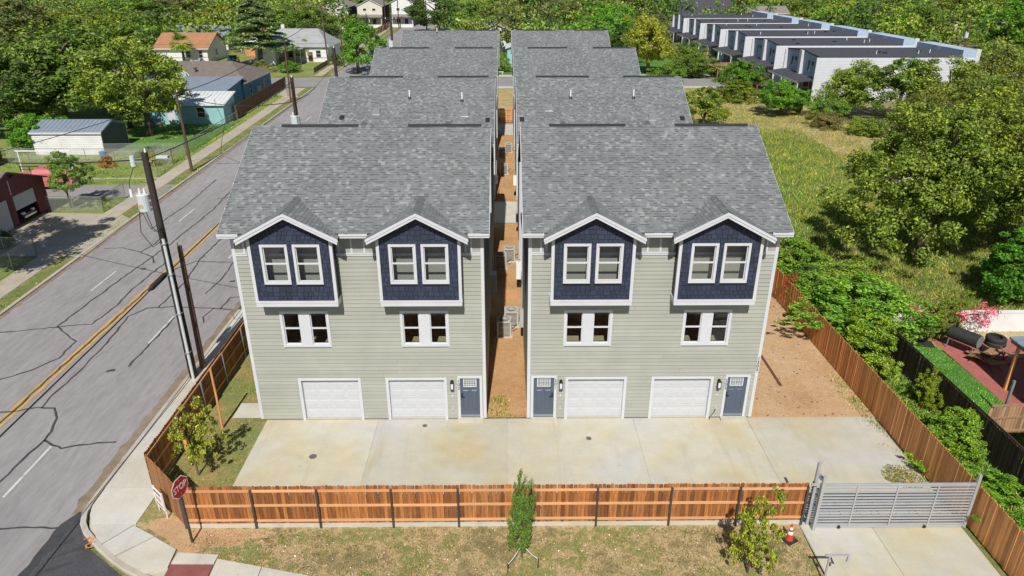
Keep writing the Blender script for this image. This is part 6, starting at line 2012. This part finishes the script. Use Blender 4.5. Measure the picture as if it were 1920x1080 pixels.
# ------------------------------------------------------------------ row of white and blue townhouses
mb = MB()
z = 0.2
while z < 6.0:
    mb.prism([(-0.035, z), (-0.006, z + 0.22), (0.0, z + 0.22), (0.0, z)], 'x', 0, 23.6)
    z += 0.22
ME_TSIDE = mb.mesh('end_siding', 'white')
ORD = ('nearest', 'second', 'third', 'fourth', 'fifth', 'farthest')
TW, TL = 12.9, 23.6
for i in range(6):
    ty = 108.2 + 17.05 * i
    h = thing('townhouse', 'white and blue townhouse with dark roof, %s of the row' % ORD[i], 'townhouse', (46.0, ty, -0.1), 0, 'row of white and blue townhouses')
    e, r = 6.2, 6.62
    MB().box(0.4, TL, 0, TW, 0, e).prism([(0, e), (TW, e), (TW / 2, r - 0.1)], 'x', 0.4, TL).build('walls', 'white', h)
    link('end_siding', ME_TSIDE, h, (0, -0.001, 0), kind='stuff')
    for s_ in (0, 1):
        yb = (0.25, TW / 2 - 0.5) if s_ == 0 else (TW / 2 + 0.5, TW - 0.25)
        ya, yc = yb
        zA = e + (r - e) * (ya / (TW / 2)) if s_ == 0 else r - (r - e) * ((ya - TW / 2) / (TW / 2))
        zC = e + (r - e) * (yc / (TW / 2)) if s_ == 0 else r - (r - e) * ((yc - TW / 2) / (TW / 2))
        p = MB().prism([(ya, 3.1), (yc, 3.1), (yc, zC - 0.12), (ya, zA - 0.12)], 'x', 0.3, 0.39).build('blue_bay', 'steelblue', h)
        for kk in range(13):
            zz = 3.15 + kk * 0.2
            MB().box(0.27, 0.299, ya, yc, zz, zz + 0.17).build('siding_board', 'steelblue', p)
        mid = (ya + yc) / 2
        for u, w, z0, hh in ((mid + 0.6, 0.75, 3.9, 1.6), (mid - 0.8, 0.95, 4.7, 0.8)):
            f = MB().box(0.2, 0.268, u - w / 2, u + w / 2, z0, z0 + hh).build('window', 'white', h)
            MB().box(0.17, 0.199, u - w / 2 + 0.1, u + w / 2 - 0.1, z0 + 0.1, z0 + hh - 0.1).build('pane', 'darkpane', f)
        MB().prism([(0.3, 3.05), (0.3, 3.2), (-2.6, 2.75), (-2.6, 2.6)], 'y', ya - 0.1, yc + 0.35).build('porch_roof', 'roofdark', h)
        MB().box(-2.65, -2.6, ya - 0.1, yc + 0.35, 2.55, 2.76).build('porch_fascia', 'white', h)
        MB().box(-2.5, -2.35, ya, ya + 0.15, 0, 2.62).build('porch_post', 'white', h)
        MB().box(0.3, 0.395, mid - 1.4, mid - 0.4, 0.1, 2.3).build('door', 'charcoal', h)
        MB().box(0.3, 0.395, mid + 0.2, mid + 1.8, 0.3, 2.2).build('patio_window', 'darkpane', h)
        a = MB().prism([(0 if s_ == 0 else TW, e), (TW / 2, r), (TW / 2, r + 0.14), (0 if s_ == 0 else TW, e + 0.14)], 'x', 0.1, TL - 2.5).build('roof_slope', 'roofdark', h)
    for y0_, y1_, tz in ((-0.02, 0.24, e), (TW / 2 - 0.48, TW / 2 + 0.48, r + 0.02), (TW - 0.24, TW + 0.02, e)):
        MB().box(-0.25, 0.398, y0_, y1_, 0, tz).build('white_fin', 'white', h)
    for y0_, y1_, m_ in ((0, TW / 2 - 0.5, 'steelblue'), (TW / 2 + 0.5, TW, 'steelblue'), (TW / 2 - 0.5, TW / 2 + 0.5, 'white')):
        MB().box(TL - 2.5, TL, y0_ + 0.03, y1_ - 0.03, e - 0.2, e + 1.05).build('parapet', m_, h)
    MB().box(TL - 0.6, TL + 0.1, -0.03, 0.5, 0.1, e + 1.15).build('white_fin', 'white', h)
    q = random.Random(i)
    for k in range(6):
        u, v = q.uniform(2, TL - 4), q.uniform(1, TW / 2 - 1)
        zz = e + (r - e) * v / (TW / 2) + 0.14
        if k % 2:
            MB().cyl(u, v, zz - 0.02, zz + 0.5, 0.06, n=8).build('vent_pipe', 'pvc', h)
        else:
            MB().box(u - 0.25, u + 0.25, v - 0.2, v + 0.2, zz - 0.02, zz + 0.16).build('roof_vent', 'black', h)
board_fence('board_fence', 'dark brown board fence along the vacant lot', (38.0, 122), (40.4, 97.5), 1.75, 'brownwood', 'tanwood', w=0.2, rail_side=-1, post_side=-1, postmat='tanwood', post_w=0.12, spacing=2.4)
board_fence('board_fence', 'dark brown fence far up the lot below the farther porches', (37.0, 168), (37.8, 124), 1.7, 'brownwood', 'tanwood', w=0.3, rail_side=-1, post_side=-1, postmat='tanwood', post_w=0.12, spacing=3)
for k in range(3):
    yb = 122.5 + 17 * k
    board_fence('board_fence', 'pale garden divider fence by the %s townhouse porch' % ORD[k + 1], (38.4, yb), (43.2, yb + 0.4), 1.6, 'tanwood', 'tanwood', w=0.25)


# ------------------------------------------------------------------ chain-link fences on the left
def chain_fence(label, pts, h=1.2, sp=2.6):
    t = thing('chain_link_fence', label, 'fence', (pts[0][0], pts[0][1], -0.08))
    o = Vector((pts[0][0], pts[0][1], 0))
    for a, b in zip(pts[:-1], pts[1:]):
        A, B = Vector((*a, 0)) - o, Vector((*b, 0)) - o
        n = max(1, round((B - A).length / sp))
        for i in range(n + 1):
            p = A.lerp(B, i / n)
            MB().cyl(p.x, p.y, 0, h + (0.06 if i in (0, n) else 0), 0.035, n=8).build('post', 'steel', t)
        MB().bar((A.x, A.y, h), (B.x, B.y, h), 0.045).build('top_rail', 'steel', t)
        d = (B - A).normalized()
        me = bpy.data.meshes.new('wire_mesh')
        me.from_pydata([(A.x, A.y, 0.03), (B.x, B.y, 0.03), (B.x, B.y, h), (A.x, A.y, h)], [], [(0, 1, 2, 3)])
        me.materials.append(M['chain'])
        link('wire_mesh', me, t)
    MB().box(0, 0.001, 0, 0.001, 0, 0.001)
    return t


chain_fence('chain-link fence and gate enclosing the shaded corner, lower left', [(-32.9, 36), (-33.0, 46.6), (-37.5, 46.9)], 1.3)
chain_fence('chain-link fence around the small grass plot beside the maroon garage', [(-38.2, 56.4), (-33.2, 56.2), (-33.35, 60.2)], 1.3)
chain_fence('long chain-link fence in front of the shed and round the corner', [(-58, 72.6), (-34.2, 71.9), (-33.6, 66.8)], 1.5, 3)
chain_fence('chain-link fence along the street lawn of the turquoise house', [(-34.3, 72.2), (-34.6, 82), (-34.9, 93.5)], 1.3, 3)
chain_fence('chain-link fence beside the lawn right of the shed', [(-43, 75.6), (-34.6, 76)], 1.2, 3)
chain_fence('chain-link fence at the corner of the side street', [(-36.5, 121.3), (-33.6, 112)], 1.3, 3)
for lab, x, y in (('white pipe frame over the gravel drive, nearer the garage', -45.5, 59.2), ('white pipe frame at the back of the gravel drive', -43.5, 66.6)):
    t = thing('pipe_frame', lab, 'frame', (x, y, -0.06))
    for u in (-2.6, 2.2):
        MB().cyl(u, 0, 0, 2.6, 0.05, n=8).build('leg', 'pvc', t)
    MB().bar((-2.8, 0, 2.6), (2.4, 0, 2.6), 0.09).build('beam', 'pvc', t)
bg_house('dark weathered board shed at the left edge', -62, -51.5, 66.5, 72, 2.0, 2.3, 'mono', 'oldwood', 'oldwood', name='shed', cat='shed', over=0.05)
for lab, x, y, m_ in (('blue plastic tub behind the chain-link fence by the shed', -42.2, 73.8, 'blueplastic'), ('dark wheelie bin on the turquoise house lawn', -47.0, 89.5, 'bucket')):
    t = thing('bin', lab, 'bin', (x, y, -0.06))
    MB().cyl(0, 0, 0, 0.75, 0.3, 0.36, 12).build('body', m_, t)
    MB().cyl(0, 0, 0.75, 0.8, 0.38, n=12).build('lid', m_, t)
t = thing('garden_chair', 'blue garden chair in the shade by the turquoise house', 'chair', (-44.5, 89.9, -0.07))
MB().box(-0.3, 0.3, -0.3, 0.3, 0.38, 0.44).build('seat', 'blueplastic', t)
MB().box(-0.3, 0.3, 0.26, 0.31, 0.44, 0.95).build('backrest', 'blueplastic', t)
for x in (-0.26, 0.26):
    for y in (-0.26, 0.26):
        MB().box(x - 0.025, x + 0.025, y - 0.025, y + 0.025, 0, 0.38).build('leg', 'blueplastic', t)


# ------------------------------------------------------------------ vehicles
def loft(mb, secs, m=0):
    """body through cross-sections: each (x, half-width low, half-width high, z low, z high)"""
    o = len(mb.v)
    for x, wl, wh, zl, zh in secs:
        mb.v += [(x, -wl, zl), (x, -wl * 1.0, zl + (zh - zl) * 0.55), (x, -wh, zh), (x, wh, zh), (x, wl, zl + (zh - zl) * 0.55), (x, wl, zl)]
    for i in range(len(secs) - 1):
        for k in range(6):
            a, b = o + i * 6 + k, o + i * 6 + (k + 1) % 6
            mb.f.append((a, a + 6, b + 6, b))
            mb.m.append(m)
    mb.f += [tuple(o + k for k in range(6)), tuple(o + (len(secs) - 1) * 6 + k for k in reversed(range(6)))]
    mb.m += [m, m]
    return mb


def car(label, x, y, rz, mat, kind='car', cat='car', name=None):
    t = thing(name or ('pickup_truck' if kind == 'pickup' else 'parked_car'), label, cat, (x, y, -0.08), rz)
    W = 0.95 if kind == 'pickup' else 0.88
    if kind == 'pickup':
        loft(MB(), [(-2.7, W * 0.96, W * 0.95, 0.5, 1.08), (-2.6, W, W * 0.97, 0.35, 1.1), (0.9, W, W * 0.97, 0.32, 1.12), (2.2, W, W * 0.93, 0.35, 1.08), (2.65, W * 0.93, W * 0.84, 0.42, 0.95)]).build('body', mat, t)
        cab = [(-0.75, W * 0.95, W * 0.8, 1.1, 1.2), (-0.55, W * 0.95, W * 0.78, 1.1, 1.82), (0.75, W * 0.95, W * 0.78, 1.1, 1.84), (1.5, W * 0.93, W * 0.82, 1.1, 1.16)]
        bed = MB()
        bed.box(-2.6, -0.8, -W * 0.8, W * 0.8, 1.101, 1.108)
        bed.build('bed_floor', 'vent', t)
        for s_ in (-1, 1):
            a = sorted((s_ * W * 0.97, s_ * W * 0.82))
            MB().box(-2.62, -0.7, a[0], a[1], 1.1, 1.28).build('bed_side', mat, t)
    else:
        loft(MB(), [(-2.25, W * 0.92, W * 0.85, 0.45, 0.95), (-2.1, W, W * 0.93, 0.3, 1.0), (0.8, W, W * 0.95, 0.28, 0.98), (1.9, W, W * 0.88, 0.3, 0.86), (2.25, W * 0.88, W * 0.8, 0.4, 0.7)]).build('body', mat, t)
        cab = [(-1.75, W * 0.9, W * 0.82, 0.96, 1.02), (-1.1, W * 0.9, W * 0.7, 0.96, 1.42), (0.35, W * 0.9, W * 0.7, 0.96, 1.45), (1.25, W * 0.88, W * 0.8, 0.94, 1.0)]
    loft(MB(), cab).build('cabin_glass', 'carglass', t)
    loft(MB(), [(cab[1][0] + 0.05, W * 0.72, W * 0.66, cab[1][4] - 0.03, cab[1][4] + 0.04), (cab[2][0] - 0.05, W * 0.72, W * 0.66, cab[2][4] - 0.03, cab[2][4] + 0.04)]).build('cabin_roof', mat, t)
    for fx in (-1.45 if kind != 'pickup' else -1.7, 1.4 if kind != 'pickup' else 1.7):
        for s_ in (-1, 1):
            w = MB().tube([(fx, s_ * (W - 0.2), 0.36), (fx, s_ * (W + 0.02), 0.36)], 0.36, 16).build('wheel', 'rubber', t)
            MB().tube([(fx, s_ * (W + 0.015), 0.36), (fx, s_ * (W + 0.03), 0.36)], 0.2, 12).build('rim', 'chrome', w)
    fx = 2.6 if kind == 'pickup' else 2.2
    for s_ in (-1, 1):
        MB().box(fx - 0.12, fx + 0.06, s_ * W * 0.68 - 0.14, s_ * W * 0.68 + 0.14, 0.7, 0.84).build('headlight', 'insul', t)
        MB().box(-fx - 0.08, -fx + 0.1, s_ * W * 0.75 - 0.1, s_ * W * 0.75 + 0.1, 0.75, 0.95).build('tail_light', 'redplastic', t)
    MB().box(fx - 0.05, fx + 0.14, -W * 0.85, W * 0.85, 0.42, 0.56).build('front_bumper', 'chrome', t)
    return t


car('dark blue pickup parked nose-out on the lawn beyond the blue house', -55.6, 151.5, rad(-78), 'carblue', 'pickup', 'pickup')
car('silver white car parked beside the dark blue pickup', -50.6, 153.5, rad(195), 'carwhite')
car('dark car half hidden inside the maroon garage', -40.2, 54.2, 0.0, 'carblue')
t = car('faded red pickup with a black rack behind the maroon garage', -42.0, 63.4, rad(4), 'carred', 'pickup', 'pickup')
for c in t.children:
    if c.name.startswith('cabin_glass'):
        c.name = 'cabin_cover'
        c.data.materials[0] = M['carred']
mb = MB()
for x in (-2.5, -1.7, -0.9):
    mb.bar((x, 0.9, 1.25), (x, 0.9, 1.75), 0.06)
mb.bar((-2.55, 0.9, 1.75), (-0.85, 0.9, 1.75), 0.07)
mb.bar((-2.55, 0.9, 1.5), (-0.85, 0.9, 1.5), 0.05)
mb.build('side_rack', 'black', t)
MB().prism([(0.9, 1.14), (2.5, 1.5), (2.5, 1.55), (0.9, 1.2)], 'y', -0.85, 0.85).build('raised_bonnet', 'carred', t)
car('white car parked in front of the cream townhouses', -43.5, 232.5, rad(5), 'carwhite')

# ------------------------------------------------------------------ the neighbour's patio on the right
w = thing('garden_wall', 'white garden wall with bougainvillea behind the red patio', 'wall', (21.2, 34.65, -0.06))
MB().box(0, 14, 0, 0.2, 0, 1.15).build('wall_face', 'whitewall', w)
MB().box(-0.02, 14.02, -0.03, 0.23, 1.15, 1.22).build('coping', 'whitewall', w)
t = thing('barrel_smoker', 'black barrel smoker grill on legs on the red patio', 'grill', (24.0, 32.5, -0.05), rad(-58))
MB().tube([(-0.75, 0, 0.85), (-0.72, 0, 0.85), (0.72, 0, 0.85), (0.75, 0, 0.85)], [0.2, 0.36, 0.36, 0.2], 20).build('barrel', 'rubber', t, smooth=False)
MB().tube([(0.752, 0, 0.85), (0.77, 0, 0.85)], 0.34, 20).build('end_plate', 'steel', t)
MB().cyl(-0.5, 0, 1.2, 1.45, 0.07, n=10).build('chimney', 'black', t)
for x in (-0.62, 0.62):
    for y in (-0.28, 0.28):
        MB().bar((x, y, 0.0), (x, y * 0.85, 0.62), 0.04).build('leg', 'steel', t)
MB().box(0.35, 0.95, -0.3, 0.3, 0.2, 0.23).build('shelf', 'chairtan', t)
for z, r_ in ((0.0, 'lower'), (0.24, 'upper')):
    t = thing('car_tyre', '%s black tyre of the pair stacked on the patio' % r_, 'tyre', (25.55, 32.3 + (0.03 if z else 0), 0.42 + z), 0.3 + z)
    ring = []
    mb = MB()
    n = 28
    prof = [(0.28, 0.0), (0.43, 0.0), (0.49, 0.05), (0.49, 0.18), (0.43, 0.23), (0.28, 0.23), (0.30, 0.12)]
    for k in range(n):
        a = 2 * math.pi * k / n
        mb.v += [(math.cos(a) * p[0], math.sin(a) * p[0], p[1]) for p in prof]
    for k in range(n):
        for j in range(len(prof)):
            a, b = k * 7 + j, k * 7 + (j + 1) % 7
            c, d = ((k + 1) % n) * 7 + (j + 1) % 7, ((k + 1) % n) * 7 + j
            mb.f.append((a, d, c, b))
            mb.m.append(0)
    mb.build('tread', 'rubber', t)
t = thing('patio_table', 'low dark table carrying the two tyres on the patio', 'table', (25.5, 32.25, -0.05))
MB().box(-0.5, 0.5, -0.4, 0.4, 0.41, 0.46).build('table_top', 'chairtan', t)
for x in (-0.42, 0.42):
    for y in (-0.32, 0.32):
        MB().box(x - 0.025, x + 0.025, y - 0.025, y + 0.025, 0, 0.41).build('leg', 'black', t)
for lab, x, y, rz in (('tan lounge chair lying nearest the grass on the patio', 24.3, 30.9, rad(115)), ('tan lounge chair in the middle of the patio heap', 24.9, 31.5, rad(30)), ('tan lounge chair right of the tyres on the patio', 26.2, 31.2, rad(-10))):
    t = thing('lounge_chair', lab, 'chair', (x, y, -0.05), rz)
    pr = [(-0.95, 0.72), (-0.35, 0.36), (0.25, 0.42), (0.85, 0.26)]
    for (a, za), (b, zb), nm in zip(pr[:-1], pr[1:], ('backrest', 'seat', 'leg_rest')):
        MB().prism([(a, za), (b, zb), (b, zb + 0.03), (a, za + 0.03)], 'y', -0.3, 0.3).build(nm, 'chairtan', t)
    for s_ in (-0.32, 0.32):
        MB().tube([(-0.6, s_, 0.0), (-0.2, s_, 0.42), (0.3, s_, 0.6), (0.45, s_, 0.42), (0.7, s_, 0.0)], 0.02, 6).build('side_frame', 'black', t)
t = thing('floor_mat', 'black plastic panels lying on the ground by the dark fence', 'panel', (22.2, 33.3, -0.05), rad(-12))
for k in range(3):
    MB().box(-0.9 + k * 0.55, -0.4 + k * 0.55, -0.35, 0.35, 0, 0.05).build('panel', 'rubber', t)
t = thing('patio_cover', 'grey-blue metal patio cover on a wooden post, right edge', 'patio cover', (23.85, 27.4, -0.05))
MB().prism([(0.0, 2.42), (8, 2.75), (8, 2.83), (0.0, 2.5)], 'y', -3.8, 2.0).build('roof', 'metalroof', t)
for k in range(13):
    y = -3.7 + k * 0.47
    MB().bar((0.0, y, 2.52), (7.9, y, 2.85), 0.05).build('roof_seam', 'metalroof', t)
MB().box(0.05, 0.15, -3.7, 1.9, 2.28, 2.42).build('beam', 'cedarside', t)
MB().box(0.02, 0.14, 1.3, 1.42, 0, 2.3).build('post', 'cedarside', t)
MB().box(0.02, 0.14, -3.5, -3.38, 0, 2.3).build('post', 'cedarside', t)
t = thing('lean_to', 'grey low lean-to roof beyond the dark fence, right edge', 'shed', (21.25, 22.6, -0.05))
MB().prism([(0, 1.45), (4, 1.6), (4, 1.68), (0, 1.53)], 'y', -3.5, 1.2).build('roof', 'metalroof', t)
MB().box(0.1, 3.9, -3.3, 1.0, 0, 1.44).build('walls', 'charcoal', t)
t = thing('steel_post', 'grey steel post standing beside the pale board fence', 'post', (22.35, 26.5, -0.05))
MB().box(-0.05, 0.05, -0.05, 0.05, 0, 1.9).build('shaft', 'steel', t)
t = thing('plastic_tub', 'dark green tub in the creeper by the fence end', 'tub', (17.6, 43.6, 1.0))
MB().box(-0.3, 0.3, -0.25, 0.25, 0, 0.4).build('body', 'bucket', t)
MB().box(-0.33, 0.33, -0.28, 0.28, 0.4, 0.44).build('lid', 'bucket', t)
t = thing('red_toy', 'red plastic scrap beside the dark green tub', 'scrap', (18.5, 43.8, 1.1))
MB().prism([(-0.4, 0), (0.4, 0), (0.3, 0.2), (-0.1, 0.3)], 'y', -0.25, 0.25).build('body', 'redplastic', t)
